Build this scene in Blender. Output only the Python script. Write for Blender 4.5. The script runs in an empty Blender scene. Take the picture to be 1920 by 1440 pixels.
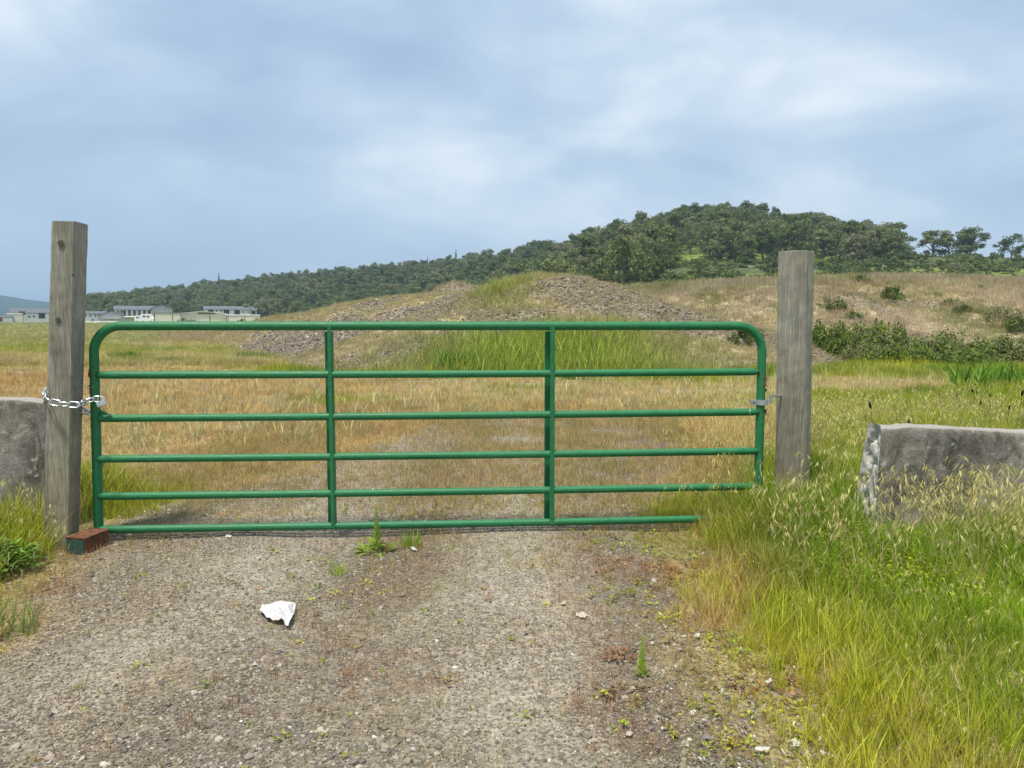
import bpy, bmesh, math, random
import numpy as np
from mathutils import Vector, Matrix
random.seed(7)
RNG = np.random.default_rng(11)
SC = bpy.context.scene
COL = SC.collection

# ------------------------------------------------------------------ camera
F = 1400.0; HC = 1.33; HOR = 608.0
PITCH = math.atan((720 - HOR) / F); CP, SP = math.cos(PITCH), math.sin(PITCH)
cd = bpy.data.cameras.new('camera'); cam = bpy.data.objects.new('camera', cd); COL.objects.link(cam)
cam.location = (0, 0, HC); cam.rotation_euler = (math.pi / 2 - PITCH, 0, 0)
cd.sensor_width = 36; cd.lens = F / 1920 * 36; cd.clip_start = .05; cd.clip_end = 12000
SC.camera = cam
SC.render.resolution_x = 1024; SC.render.resolution_y = 768

# ------------------------------------------------------------------ world, sun, exposure
SKR = -20; SKL = (4.2, 1.7, .6)
SUN_DIR = Vector((.20, .30, -1)).normalized()        # the way the light travels
SUN_EL = math.asin(-SUN_DIR.z); SUN_AZ = math.atan2(-SUN_DIR.x, -SUN_DIR.y)
w = bpy.data.worlds.new('World'); SC.world = w; w.use_nodes = True
nt = w.node_tree; N = nt.nodes; L = nt.links; N.clear()
def wn(t, **k):
    n = N.new(t)
    for a, b in k.items(): setattr(n, a, b)
    return n
out = wn('ShaderNodeOutputWorld'); bg = wn('ShaderNodeBackground'); bg.inputs[1].default_value = .1
sky = wn('ShaderNodeTexSky', sky_type='NISHITA', sun_disc=False, sun_elevation=SUN_EL, sun_rotation=SUN_AZ, air_density=1.2, dust_density=2.5, ozone_density=2.0)
tc = wn('ShaderNodeTexCoord'); sp = wn('ShaderNodeSeparateXYZ'); L.new(tc.outputs['Generated'], sp.inputs[0])
za = wn('ShaderNodeMath', operation='MAXIMUM'); L.new(sp.outputs[2], za.inputs[0]); za.inputs[1].default_value = 0
zb = wn('ShaderNodeMath', operation='ADD'); L.new(za.outputs[0], zb.inputs[0]); zb.inputs[1].default_value = .30
dx = wn('ShaderNodeMath', operation='DIVIDE'); L.new(sp.outputs[0], dx.inputs[0]); L.new(zb.outputs[0], dx.inputs[1])
dy = wn('ShaderNodeMath', operation='DIVIDE'); L.new(sp.outputs[1], dy.inputs[0]); L.new(zb.outputs[0], dy.inputs[1])
cv = wn('ShaderNodeCombineXYZ'); L.new(dx.outputs[0], cv.inputs[0]); L.new(dy.outputs[0], cv.inputs[1])
mp = wn('ShaderNodeMapping'); L.new(tc.outputs['Generated'], mp.inputs[0])
mp.inputs['Rotation'].default_value = (0, math.radians(SKR), 0); mp.inputs['Scale'].default_value = (1.7, 1.6, 3.7); mp.inputs['Location'].default_value = SKL
n1 = wn('ShaderNodeTexNoise'); n1.inputs['Scale'].default_value = .85; n1.inputs['Detail'].default_value = 5; n1.inputs['Roughness'].default_value = .5; n1.inputs['Distortion'].default_value = .35
L.new(mp.outputs[0], n1.inputs['Vector'])
n2 = wn('ShaderNodeTexNoise'); n2.inputs['Scale'].default_value = 2.6; n2.inputs['Detail'].default_value = 6; n2.inputs['Roughness'].default_value = .48; n2.inputs['Distortion'].default_value = .3
L.new(mp.outputs[0], n2.inputs['Vector'])
mx = wn('ShaderNodeMix', data_type='FLOAT'); mx.inputs[0].default_value = .42; L.new(n1.outputs[0], mx.inputs[2]); L.new(n2.outputs[0], mx.inputs[3])
cr = wn('ShaderNodeValToRGB'); L.new(mx.outputs[0], cr.inputs[0])
SK = 1.13
els = [(.36, (.32, .43, .60)), (.45, (.385, .51, .675)), (.515, (.465, .59, .725)), (.575, (.60, .70, .80)), (.66, (.80, .86, .91))]
cr.color_ramp.elements[0].position = els[0][0]; cr.color_ramp.elements[0].color = (*els[0][1], 1)
cr.color_ramp.elements[1].position = els[-1][0]; cr.color_ramp.elements[1].color = (*els[-1][1], 1)
for p_, c_ in els[1:-1]:
    e = cr.color_ramp.elements.new(p_); e.color = (*c_, 1)
# near the horizon the cloud thins to a paler, bluer band
hz = wn('ShaderNodeMapRange'); L.new(za.outputs[0], hz.inputs[0]); hz.inputs[1].default_value = 0; hz.inputs[2].default_value = .22; hz.inputs[3].default_value = .7; hz.inputs[4].default_value = 0
mh = wn('ShaderNodeMix', data_type='RGBA'); L.new(hz.outputs[0], mh.inputs[0]); L.new(cr.outputs[0], mh.inputs[6]); mh.inputs[7].default_value = (.435, .58, .735, 1)
sc_ = wn('ShaderNodeMix', data_type='RGBA', blend_type='MULTIPLY'); sc_.inputs[0].default_value = 1; L.new(mh.outputs[2], sc_.inputs[6]); sc_.inputs[7].default_value = (10 * SK, 10 * SK, 10 * SK, 1)
mm = wn('ShaderNodeMix', data_type='RGBA'); mm.inputs[0].default_value = .92; L.new(sky.outputs[0], mm.inputs[6]); L.new(sc_.outputs[2], mm.inputs[7])
L.new(mm.outputs[2], bg.inputs[0]); L.new(bg.outputs[0], out.inputs[0])
sl = bpy.data.lights.new('sun', 'SUN'); sl.energy = 4.3; sl.angle = math.radians(6); sl.color = (1, .92, .78)
so = bpy.data.objects.new('sun', sl); COL.objects.link(so); so.rotation_euler = SUN_DIR.to_track_quat('-Z', 'Y').to_euler(); so.location = (0, 0, 50)
SC.view_settings.view_transform = 'Standard'; SC.view_settings.look = 'None'; SC.view_settings.gamma = 1
SC.view_settings.exposure = 0.13; SC.view_settings.use_curve_mapping = False

# ------------------------------------------------------------------ helpers
def at(px, py, Y):
    u = (px - 960) / F; v = (720 - py) / F
    d = Vector((u, CP + v * SP, v * CP - SP)); t = Y / d.y
    return Vector((d.x * t, Y, HC + d.z * t))
def zpy(py, Y): return at(960, py, Y).z
def tag(o, label=None, cat=None, group=None, kind=None):
    if label: o['label'] = label
    if cat: o['category'] = cat
    if group: o['group'] = group
    if kind: o['kind'] = kind
    return o
def empty(name, loc, rz=0):
    o = bpy.data.objects.new(name, None); COL.objects.link(o); o.location = loc; o.rotation_euler = (0, 0, rz); o.empty_display_size = .1
    return o
def link(name, me, mat=None, parent=None, loc=None, smooth=False, world=True):
    """link a mesh; with a parent, world-space vertices are moved to the parent's frame"""
    o = bpy.data.objects.new(name, me); COL.objects.link(o)
    if mat is not None: me.materials.clear(); me.materials.append(mat)
    if smooth:
        for p in me.polygons: p.use_smooth = True
    if parent is not None:
        o.parent = parent
        if world:
            M = Matrix.Identity(4); q = parent
            while q is not None:
                M = (Matrix.Translation(q.location) @ q.rotation_euler.to_matrix().to_4x4()) @ M; q = q.parent
            me.transform(M.inverted())
    if loc is not None: o.location = loc
    return o
def mesh_np(name, V, Fc, sizes=None):
    """V (n,3), Fc (m,k) uniform face size"""
    V = np.asarray(V, np.float32); Fc = np.asarray(Fc, np.int32)
    me = bpy.data.meshes.new(name); me.vertices.add(len(V)); me.vertices.foreach_set('co', V.ravel())
    k = Fc.shape[1]; me.loops.add(Fc.size); me.loops.foreach_set('vertex_index', Fc.ravel())
    me.polygons.add(len(Fc)); me.polygons.foreach_set('loop_start', np.arange(0, Fc.size, k, dtype=np.int32))
    me.update(calc_edges=True); me.validate(); return me
def vcol(me, name, C):
    a = me.attributes.new(name, 'FLOAT_COLOR', 'POINT'); C = np.asarray(C, np.float32)
    if C.shape[1] == 3: C = np.hstack([C, np.ones((len(C), 1), np.float32)])
    a.data.foreach_set('color', C.ravel())
def vflt(me, name, A):
    a = me.attributes.new(name, 'FLOAT', 'POINT'); a.data.foreach_set('value', np.asarray(A, np.float32))
class MB:
    def __init__(s): s.v = []; s.f = []
    def box(s, c, d, R=None):
        n = len(s.v)
        for sx in (-1, 1):
            for sy in (-1, 1):
                for sz in (-1, 1):
                    p = Vector((sx * d[0] / 2, sy * d[1] / 2, sz * d[2] / 2))
                    if R is not None: p = R @ p
                    s.v.append(tuple(Vector(c) + p))
        for q in ((0, 1, 3, 2), (4, 6, 7, 5), (0, 4, 5, 1), (2, 3, 7, 6), (0, 2, 6, 4), (1, 5, 7, 3)): s.f.append(tuple(n + i for i in q))
        return s
    def quad(s, *ps):
        n = len(s.v); s.v += [tuple(p) for p in ps]; s.f.append(tuple(range(n, n + len(ps)))); return s
    def prism(s, poly, z0v, top):
        """poly bottom list and top list of points (same count)"""
        n = len(s.v); k = len(poly); s.v += [tuple(p) for p in poly] + [tuple(p) for p in top]
        for i in range(k): s.f.append((n + i, n + (i + 1) % k, n + k + (i + 1) % k, n + k + i))
        s.f.append(tuple(n + i for i in range(k))[::-1]); s.f.append(tuple(n + k + i for i in range(k))); return s
    def tube(s, path, rads, seg=12, cap=True, closed=False):
        path = [Vector(p) for p in path]; n0 = len(s.v); m = len(path)
        if not hasattr(rads, '__len__'): rads = [rads] * m
        prev = None
        for i, p in enumerate(path):
            if closed: t = (path[(i + 1) % m] - path[i - 1])
            else: t = path[min(i + 1, m - 1)] - path[max(i - 1, 0)]
            t.normalize()
            if prev is None:
                a = Vector((0, 0, 1)) if abs(t.z) < .9 else Vector((1, 0, 0)); u = t.cross(a).normalized()
            else: u = (prev - t * prev.dot(t)).normalized()
            prev = u; v = t.cross(u)
            for j in range(seg):
                an = 2 * math.pi * j / seg; s.v.append(tuple(p + (u * math.cos(an) + v * math.sin(an)) * rads[i]))
        for i in range(m if closed else m - 1):
            a = n0 + i * seg; b = n0 + ((i + 1) % m) * seg
            for j in range(seg): s.f.append((a + j, a + (j + 1) % seg, b + (j + 1) % seg, b + j))
        if cap and not closed:
            s.f.append(tuple(n0 + j for j in range(seg))[::-1]); s.f.append(tuple(n0 + (m - 1) * seg + j for j in range(seg)))
        return s
    def mesh(s, name='m'):
        me = bpy.data.meshes.new(name); me.from_pydata(s.v, [], s.f); me.update()
        bm = bmesh.new(); bm.from_mesh(me); bmesh.ops.recalc_face_normals(bm, faces=bm.faces); bm.to_mesh(me); bm.free(); return me
    def build(s, name, mat, parent=None, smooth=False, bevel=0, world=True):
        me = s.mesh(name)
        if bevel:
            bm = bmesh.new(); bm.from_mesh(me); bmesh.ops.bevel(bm, geom=bm.edges[:], offset=bevel, segments=2, affect='EDGES', profile=.6); bm.to_mesh(me); bm.free()
        o = link(name, me, mat, parent, smooth=False, world=world)
        if smooth:
            for p in me.polygons: p.use_smooth = True
            try: me.set_sharp_from_angle(angle=math.radians(40))
            except Exception: pass
        return o

def hsh(i, j, s):
    i = i.astype(np.int64); j = j.astype(np.int64)
    h = (i * 374761393 + j * 668265263 + s * 1442695041) & 0x7fffffff
    h = ((h ^ (h >> 13)) * 1274126177) & 0x7fffffff
    return ((h ^ (h >> 16)) & 0xffff) / 65535.0
def vn(x, y, sc=1., seed=0):
    x = np.asarray(x, float) / sc; y = np.asarray(y, float) / sc
    i = np.floor(x); j = np.floor(y); fx = x - i; fy = y - j; fx = fx * fx * (3 - 2 * fx); fy = fy * fy * (3 - 2 * fy)
    a = hsh(i, j, seed); b = hsh(i + 1, j, seed); c = hsh(i, j + 1, seed); d = hsh(i + 1, j + 1, seed)
    return (a * (1 - fx) + b * fx) * (1 - fy) + (c * (1 - fx) + d * fx) * fy
def fbm(x, y, sc, seed=0, o=4):
    t = 0; a = .5; s = 0
    for k in range(o): t = t + a * vn(x, y, sc / 2 ** k, seed + 17 * k); s += a; a *= .55
    return t / s
def ss(a, b, x): t = np.clip((x - a) / (b - a), 0, 1); return t * t * (3 - 2 * t)
def lerp(a, b, t):
    a = np.asarray(a, float); b = np.asarray(b, float); t = np.asarray(t, float)[..., None]; return a * (1 - t) + b * t

# ------------------------------------------------------------------ terrain functions
def g(x, y):
    x = np.asarray(x, float); y = np.asarray(y, float)
    z = .022 * (vn(x, y, .9, 3) - .5) + .012 * (vn(x, y, .33, 4) - .5)
    z = z + .14 * (vn(x, y, 5., 5) - .5) * ss(6, 14, np.abs(y) + np.abs(x) * .6)
    z = z + 1.75 * ss(20, 240, y)
    z = z + .10 * ss(1.0, 2.2, x) * ss(12, 6, y)
    return z
def pxof(x, y): return 960 + F * x / np.maximum(y, 1e-3)
PXC = np.array([-600, 0, 120, 170, 400, 600, 800, 900, 1000, 1100, 1200, 1330, 1450, 1560, 1650, 1730, 1830, 1920, 2600], float)
CR = np.array([760, 640, 600, 560, 540, 500, 470, 430, 385, 355, 335, 325, 315, 290, 262, 250, 245, 240, 230], float)
CY = np.array([604, 602, 600, 581, 553, 534, 518, 510, 495, 478, 458, 428, 438, 455, 480, 482, 483, 487, 492], float)
MR = np.array([500, 430, 410, 400, 380, 350, 330, 300, 260, 230, 210, 205, 205, 200, 185, 180, 178, 175, 170], float)
MY = np.array([605, 604, 603, 589, 583, 577, 566, 556, 540, 520, 505, 498, 500, 500, 500, 500, 500, 501, 503], float)
FR = np.array([330, 330, 330, 330, 320, 290, 250, 200, 150, 110, 95, 90, 90, 90, 90, 90, 90, 90, 90], float)
def tz(py, r): return HC + (HOR - py) / F * r
CZ = tz(CY, CR); MZ = tz(MY, MR)
FZ = np.array([float(g(0, r)) for r in FR]); FZ[9] = 3.2; FZ[10:] = 3.9
def hill(x, y):
    x = np.asarray(x, float); y = np.asarray(y, float); p = np.clip(pxof(x, y), -600, 2600)
    ip = lambda A: np.interp(p, PXC, A)
    r0, r1, r2 = ip(FR), ip(MR), ip(CR); z0, z1, z2 = ip(FZ), ip(MZ), ip(CZ)
    t1 = np.clip((y - r0) / (r1 - r0), 0, 1); t2 = np.clip((y - r1) / (r2 - r1), 0, 1)
    z = z0 + (z1 - z0) * t1 ** 1.15 + (z2 - z1) * (t2 * .45 + .55 * np.sin(t2 * math.pi / 2))
    t3 = np.clip((y - r2) / r2, 0, 1); z = z - (z2 - z0) * .75 * t3 ** 1.2
    z = z + (vn(x, y, 45, 8) - .5) * 2.2 * ss(0, .5, t1) * ss(1.1, .7, t2) + (vn(x, y, 14, 9) - .5) * .5 * ss(0, .3, t1)
    z = np.where(y < r0, z0 - (r0 - y) * .08, z)
    return np.where(y > 20, z, -5)
BX = np.array([-600, 1000, 1080, 1150, 1200, 1300, 1450, 1700, 1920, 2600], float)
BY = np.array([640, 620, 560, 541, 531, 525, 518, 512, 519, 530], float)
def bank(x, y):
    x = np.asarray(x, float); y = np.asarray(y, float); p = pxof(x, y)
    yc = np.interp(p, [1000, 1300, 1700, 2600], [46, 44, 43, 40]) + 2.0 * (vn(x, y * .2, 7, 21) - .5)
    yf = np.interp(p, [1000, 1300, 1550, 1700, 2600], [33, 29, 26.5, 26, 24]) + 1.5 * (vn(x, y * .2, 4, 22) - .5)
    zt = tz(np.interp(p, BX, BY), yc) - .33
    b = g(x, y); t = np.clip((y - yf) / (yc - yf), 0, 1)
    pr = .25 * t + .75 * (.5 - .5 * np.cos(t * math.pi)) ** .85
    z = b - .25 + (zt - b + .25) * pr
    rough = (fbm(x, y, 3.2, 23) - .5) * .9 * np.sin(np.clip(t, 0, 1) * math.pi) + (vn(x, y, .7, 24) - .5) * .16 * ss(0, .3, t)
    z = z + rough
    z = z - 1.0 * ss(85, 125, y)
    return np.where((p > 1000) & (y > 15), z, -5)
AX, AY, AH = 1.75, 29., 3.72
def mound_a(x, y):
    x = np.asarray(x, float); y = np.asarray(y, float)
    dx_ = x - AX; dy_ = y - AY
    rx = np.where(dx_ < 0, 10.5, 11.5); ry = np.where(dy_ < 0, 10.5, 9)
    d = np.sqrt((dx_ / rx) ** 2 + (dy_ / ry) ** 2); d = d + (fbm(x, y, 5, 31) - .5) * .12
    h = np.clip(1 - np.sqrt(d * d + .006), -.2, 1); h = np.where(h > 0, h ** 1.08, h)
    z = g(x, y) - .12 + AH * h + (fbm(x, y, 1.6, 32) - .5) * .5 * ss(0, .25, h) + (vn(x, y, .45, 33) - .5) * .12 * ss(0, .2, h)
    return z
def ridge_b(x, y):
    x = np.asarray(x, float); y = np.asarray(y, float); p = pxof(x, y)
    yc = np.interp(p, [380, 500, 740, 900, 1100], [56, 50, 43, 39, 37])
    yf = np.interp(p, [380, 440, 520, 640, 800, 1100], [50, 38, 27.5, 22.5, 21.5, 21])
    zt = tz(np.interp(p, [380, 450, 500, 560, 650, 740, 820, 900, 960, 1040, 1100], [626, 612, 600, 590, 573, 560, 553, 548, 560, 600, 640]), yc)
    b = g(x, y); t = np.clip((y - yf) / (yc - yf), 0, 1); k = np.clip((y - yc) / 14, 0, 1)
    pr = np.where(y < yc, t ** .72 * .6 + .4 * np.sin(t * math.pi / 2) ** 1.3, 1 - .95 * k * k * (3 - 2 * k))
    z = b - .10 + (zt - b + .10) * pr
    z = z + (fbm(x, y, 4, 41) - .5) * 1.1 * np.sin(np.clip(t, 0, 1) * math.pi) ** .8 + (vn(x, y, .5, 42) - .5) * .12 * ss(0, .2, t)
    return np.where((p > 300) & (p < 1150) & (y > 15), z, -5)
HX, HY = at(858, 540, 52).x, 52.
def hump(x, y):
    x = np.asarray(x, float); y = np.asarray(y, float)
    d = np.sqrt(((x - HX) / 4.6) ** 2 + ((y - HY) / 5) ** 2)
    return g(x, y) - .3 + (tz(530, HY) - float(g(0, HY)) + .3) * np.clip(1 - d ** 2.1, -.1, 1) + (vn(x, y, .8, 51) - .5) * .22
FUNS = {'A': mound_a, 'B': ridge_b, 'H': hump, 'C': bank, 'D': hill}
def TH(x, y):
    z = g(x, y)
    for f in FUNS.values(): z = np.maximum(z, f(x, y))
    return z
def which(x, y):
    zs = [g(x, y)] + [f(x, y) for f in FUNS.values()]; return np.argmax(np.array(zs), axis=0)   # 0 field 1 A 2 B 3 H 4 C 5 D
def gnd(px, py):
    lo, hi = 1.5, 400.
    for Y in np.geomspace(1.8, 400, 600):
        p = at(px, py, Y)
        if p.z < float(TH(p.x, p.y)): return Vector((p.x, p.y, float(TH(p.x, p.y))))
    return at(px, py, 400)

# ------------------------------------------------------------------ plant and soil colours (albedo) by place
STRAW = (.60, .455, .19); PALE = (.66, .56, .28); ORANGE = (.60, .385, .15); PINK = (.50, .32, .20); OLIVE = (.27, .27, .07)
GREEN = (.20, .30, .025); YGREEN = (.50, .50, .045); VIVID = (.24, .41, .012); RED = (.38, .15, .08)
def blob(x, y, px, py, wx, wy):
    """soft patch centred on the ground seen at (px, py); radii in metres"""
    c = at(px, py, 10); d = c - Vector((0, 0, HC)); Y = HC / max(1e-3, -(d.z / d.y)) if d.z < 0 else 60
    Y = min(Y, 70); X = d.x / d.y * Y
    q = ((x - X) / wx) ** 2 + ((y - Y) / wy) ** 2
    return np.exp(-q)
def rough_edge(x, y): return (fbm(x, y, 1.4, 61) - .5)
def drive(x, y):
    """1 on bare gravel, 0 in the grass"""
    e = rough_edge(x, y)
    xl = np.interp(y, [0, 3, 4.7, 6, 8, 10, 14], [-2.3, -2.3, -2.75, -2.3, -1.6, -.8, .6]) + e * .9 * np.interp(y, [0, 5, 8], [.8, .8, 2.2])
    xr = np.interp(y, [0, 2.2, 3.2, 4.7, 6, 8, 10, 14], [.80, .85, .98, 1.0, 1.5, 2.4, 2.8, 2.4]) + e * .9
    m = ss(0, .35, x - xl) * ss(0, .35, xr - x) * ss(12.5, 9.5, y + e * 4)
    return np.where(y < -2, ss(0, .5, x + 2.5) * ss(0, .5, 1 - x), m)
def track(x, y):
    w_ = rough_edge(x, y) * .35; return np.clip(np.exp(-((x + 1.35 + w_) / .42) ** 2) + np.exp(-((x - .02 + w_ - (y - 3) * .03) / .36) ** 2), 0, 1) * ss(.25, .55, fbm(x, y, 1.1, 96))
def greenness(x, y):
    n = fbm(x, y, 2.6, 71); n2 = fbm(x, y, .9, 72)
    G = .30 + 1.15 * (n - .5)
    G = G + .75 * ss(.7, 1.7, x) * ss(6, 4.8, y) + .38 * ss(2.2, 3.4, x) * ss(14, 7, y) + .35 * ss(2, 6, x) * ss(30, 12, y)
    G = G + .75 * ss(-2.2, -2.6, x) * ss(7.5, 5, y)
    G = G + 1.0 * blob(x, y, 900, 700, 6.5, 2.0) + .7 * blob(x, y, 1150, 690, 5, 2.2) + .55 * blob(x, y, 1900, 740, 3.0, 3.2)
    G = G + .95 * blob(x, y, 290, 660, 4, 4) + .6 * blob(x, y, 40, 655, 5, 6) + .5 * blob(x, y, 1750, 700, 8, 2)
    G = G + .55 * blob(x, y, 650, 750, 1.3, 1.6) + .12 * blob(x, y, 250, 880, 1.2, .8) + .15 * blob(x, y, 1390, 900, .6, 1.)
    G = G + .45 * ss(30, 60, y)
    G = G - .65 * blob(x, y, 700, 800, 3.2, 2.2) - .6 * blob(x, y, 280, 720, 4.5, 3.5) - .6 * blob(x, y, 1640, 725, 3.0, 2.2) - .3 * blob(x, y, 1600, 790, 1.2, 1.2)
    return np.clip(G + (n2 - .5) * .5, 0, 1)
def orangeness(x, y):
    O = .35 + (fbm(x, y, 3.1, 73) - .5)
    O = O + .55 * blob(x, y, 760, 810, 4, 2.2) + .6 * blob(x, y, 280, 730, 6, 4.5) + .4 * blob(x, y, 30, 710, 5, 5) + .3 * blob(x, y, 1250, 830, 2, 2) - .5 * ss(16, 22, y) - .5 * blob(x, y, 900, 745, 4, 1.8)
    return np.clip(O * .75, 0, 1)
def plantcol(x, y, j=None):
    G = greenness(x, y); O = orangeness(x, y)
    dry = lerp(lerp(PALE, STRAW, vn(x, y, 1.1, 81)), ORANGE, O * .85)
    far = ss(35, 60, y)
    gr = lerp(lerp(YGREEN, GREEN, vn(x, y, 1.3, 82)), VIVID, ss(1.15, 1.9, x) * ss(7, 4, y) * .8)
    c = lerp(dry, gr, ss(.28, .72, G)); c = c * (.78 + .44 * vn(x, y, .45, 83))[..., None]
    return lerp(c, (.36, .35, .15), far * .6)
def soilcol(x, y):
    d = drive(x, y)
    s = lerp((.24, .18, .11), (.36, .275, .17), fbm(x, y, 1.2, 91))
    gvl = lerp((.17, .145, .11), (.265, .23, .178), fbm(x, y, .8, 92)); gvl = lerp(gvl, (.22, .165, .095), ss(.45, .7, fbm(x, y, .45, 93)) * .6); gvl = lerp(gvl, (.34, .305, .245), track(x, y) * .7); gvl = lerp(gvl, (.15, .115, .075), ss(.5, .9, np.exp(-((x + .62 - (y - 3) * .02 + rough_edge(x, y) * .5) / .33) ** 2)) * ss(.42, .58, fbm(x, y, .6, 94)) * .7)
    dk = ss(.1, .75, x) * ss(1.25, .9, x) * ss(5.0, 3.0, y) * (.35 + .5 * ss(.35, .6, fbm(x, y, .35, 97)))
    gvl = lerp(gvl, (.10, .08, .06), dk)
    c = lerp(lerp(s, plantcol(x, y) * .7, .35), gvl, d)
    return c

# ------------------------------------------------------------------ materials
def new_mat(name):
    m = bpy.data.materials.new(name); m.use_nodes = True; t = m.node_tree; t.nodes.clear(); return m, t
class NT:
    def __init__(s, name):
        s.m, s.t = new_mat(name); s.o = s.n('ShaderNodeOutputMaterial')
    def n(s, ty, **k):
        x = s.t.nodes.new(ty)
        for a, b in k.items(): setattr(x, a, b)
        return x
    def l(s, a, b): s.t.links.new(a, b)
    def tc(s, out='Object'): return s.n('ShaderNodeTexCoord').outputs[out]
    def pos(s): return s.n('ShaderNodeNewGeometry').outputs['Position']
    def mapv(s, v, scale=(1, 1, 1), loc=(0, 0, 0)):
        m = s.n('ShaderNodeMapping'); m.inputs['Scale'].default_value = scale; m.inputs['Location'].default_value = loc; s.l(v, m.inputs[0]); return m.outputs[0]
    def noise(s, v, scale, det=4, rough=.55, dist=0):
        x = s.n('ShaderNodeTexNoise'); s.l(v, x.inputs['Vector']); x.inputs['Scale'].default_value = scale; x.inputs['Detail'].default_value = det
        x.inputs['Roughness'].default_value = rough; x.inputs['Distortion'].default_value = dist; return x.outputs[0]
    def vor(s, v, scale, feat='F1', out='Distance', rnd=1):
        x = s.n('ShaderNodeTexVoronoi', feature=feat); s.l(v, x.inputs['Vector']); x.inputs['Scale'].default_value = scale; x.inputs['Randomness'].default_value = rnd; return x.outputs[out]
    def ramp(s, f, els):
        r = s.n('ShaderNodeValToRGB'); s.l(f, r.inputs[0]); e = r.color_ramp.elements
        e[0].position, e[0].color = els[0][0], (*els[0][1], 1); e[1].position, e[1].color = els[-1][0], (*els[-1][1], 1)
        for p, c in els[1:-1]: q = e.new(p); q.color = (*c, 1)
        return r.outputs[0]
    def mr(s, f, a, b, c, d):
        r = s.n('ShaderNodeMapRange'); s.l(f, r.inputs[0])
        for i, v in enumerate((a, b, c, d)): r.inputs[i + 1].default_value = v
        return r.outputs[0]
    def mix(s, f, a, b, mode='MIX'):
        m = s.n('ShaderNodeMix', data_type='RGBA', blend_type=mode)
        if isinstance(f, (int, float)): m.inputs[0].default_value = f
        else: s.l(f, m.inputs[0])
        for i, v in ((6, a), (7, b)):
            if isinstance(v, tuple): m.inputs[i].default_value = (*v, 1) if len(v) == 3 else v
            else: s.l(v, m.inputs[i])
        return m.outputs[2]
    def math(s, op, a, b=None):
        m = s.n('ShaderNodeMath', operation=op)
        for i, v in ((0, a), (1, b)):
            if v is None: continue
            if isinstance(v, (int, float)): m.inputs[i].default_value = v
            else: s.l(v, m.inputs[i])
        return m.outputs[0]
    def attr(s, name, typ='GEOMETRY', out='Color'):
        a = s.n('ShaderNodeAttribute', attribute_type=typ, attribute_name=name); return a.outputs[out]
    def bump(s, h, strength=.5, dist=.01):
        b = s.n('ShaderNodeBump'); s.l(h, b.inputs['Height']); b.inputs['Strength'].default_value = strength; b.inputs['Distance'].default_value = dist; return b.outputs[0]
    def pbr(s, col, rough=.8, metal=0, normal=None, spec=.3):
        b = s.n('ShaderNodeBsdfPrincipled')
        for k, v in (('Base Color', col), ('Roughness', rough), ('Metallic', metal)):
            if isinstance(v, tuple): b.inputs[k].default_value = (*v, 1)
            elif isinstance(v, (int, float)): b.inputs[k].default_value = v
            else: s.l(v, b.inputs[k])
        b.inputs['Specular IOR Level'].default_value = spec
        if normal is not None: s.l(normal, b.inputs['Normal'])
        s.l(b.outputs[0], s.o.inputs[0]); return s.m
def flat(name, c, rough=.7, metal=0, var=.15, sc=6):
    k = NT(name); n = k.noise(k.tc(), sc, 5)
    col = k.mix(n, tuple(v * (1 - var) for v in c), tuple(min(1, v * (1 + var)) for v in c)); return k.pbr(col, rough, metal)

def mat_ground(name, pebble=True, sc=1., strength=1.):
    k = NT(name); P = k.pos(); base = k.attr('Col')
    cell = k.vor(P, 55 * sc, out='Color'); d = k.vor(P, 55 * sc)
    bw = k.n('ShaderNodeSeparateColor'); k.l(cell, bw.inputs[0])
    fac = k.mr(bw.outputs[0], 0, 1, .62, 1.45)
    nf = k.noise(P, 160 * sc, 4, .7); nb = k.noise(P, 9 * sc, 5, .6)
    m1 = k.mix(1, base, fac, 'MULTIPLY'); m2 = k.mix(.8, m1, k.mr(nb, .25, .75, .7, 1.3), 'MULTIPLY')
    m3 = k.mix(.8, m2, k.mr(nf, .3, .7, .65, 1.35), 'MULTIPLY')
    h = k.math('ADD', k.mr(d, 0, .6, 1, 0), k.mr(nf, 0, 1, 0, .7))
    return k.pbr(m3, .95, 0, k.bump(h, strength, .012 / sc), .15)
M = {}
M['ground'] = mat_ground('soil_and_turf'); M['drive'] = mat_ground('crushed_gravel', sc=1.5, strength=.6)
M['spoil'] = mat_ground('spoil_earth', sc=.16, strength=.9); M['far_turf'] = mat_ground('hill_turf', sc=.02, strength=.3)
def mat_blade(name, trans=.35, rough=.6):
    k = NT(name); t = k.attr('tint', 'INSTANCER'); r = k.attr('r', out='Fac'); hh = k.attr('hh', out='Fac')
    c = k.mix(1, t, k.mr(r, 0, 1, .48, 1.55), 'MULTIPLY')
    c = k.mix(k.mr(hh, .5, 1, 0, .16), c, k.mix(.5, c, (.60, .48, .22)))
    d = k.n('ShaderNodeBsdfPrincipled'); k.l(c, d.inputs['Base Color']); d.inputs['Roughness'].default_value = rough; d.inputs['Specular IOR Level'].default_value = .25
    tr = k.n('ShaderNodeBsdfTranslucent'); k.l(c, tr.inputs[0]); mx = k.n('ShaderNodeMixShader'); mx.inputs[0].default_value = trans
    k.l(d.outputs[0], mx.inputs[1]); k.l(tr.outputs[0], mx.inputs[2]); k.l(mx.outputs[0], k.o.inputs[0]); return k.m
M['blade'] = mat_blade('grass_blades')
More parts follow.
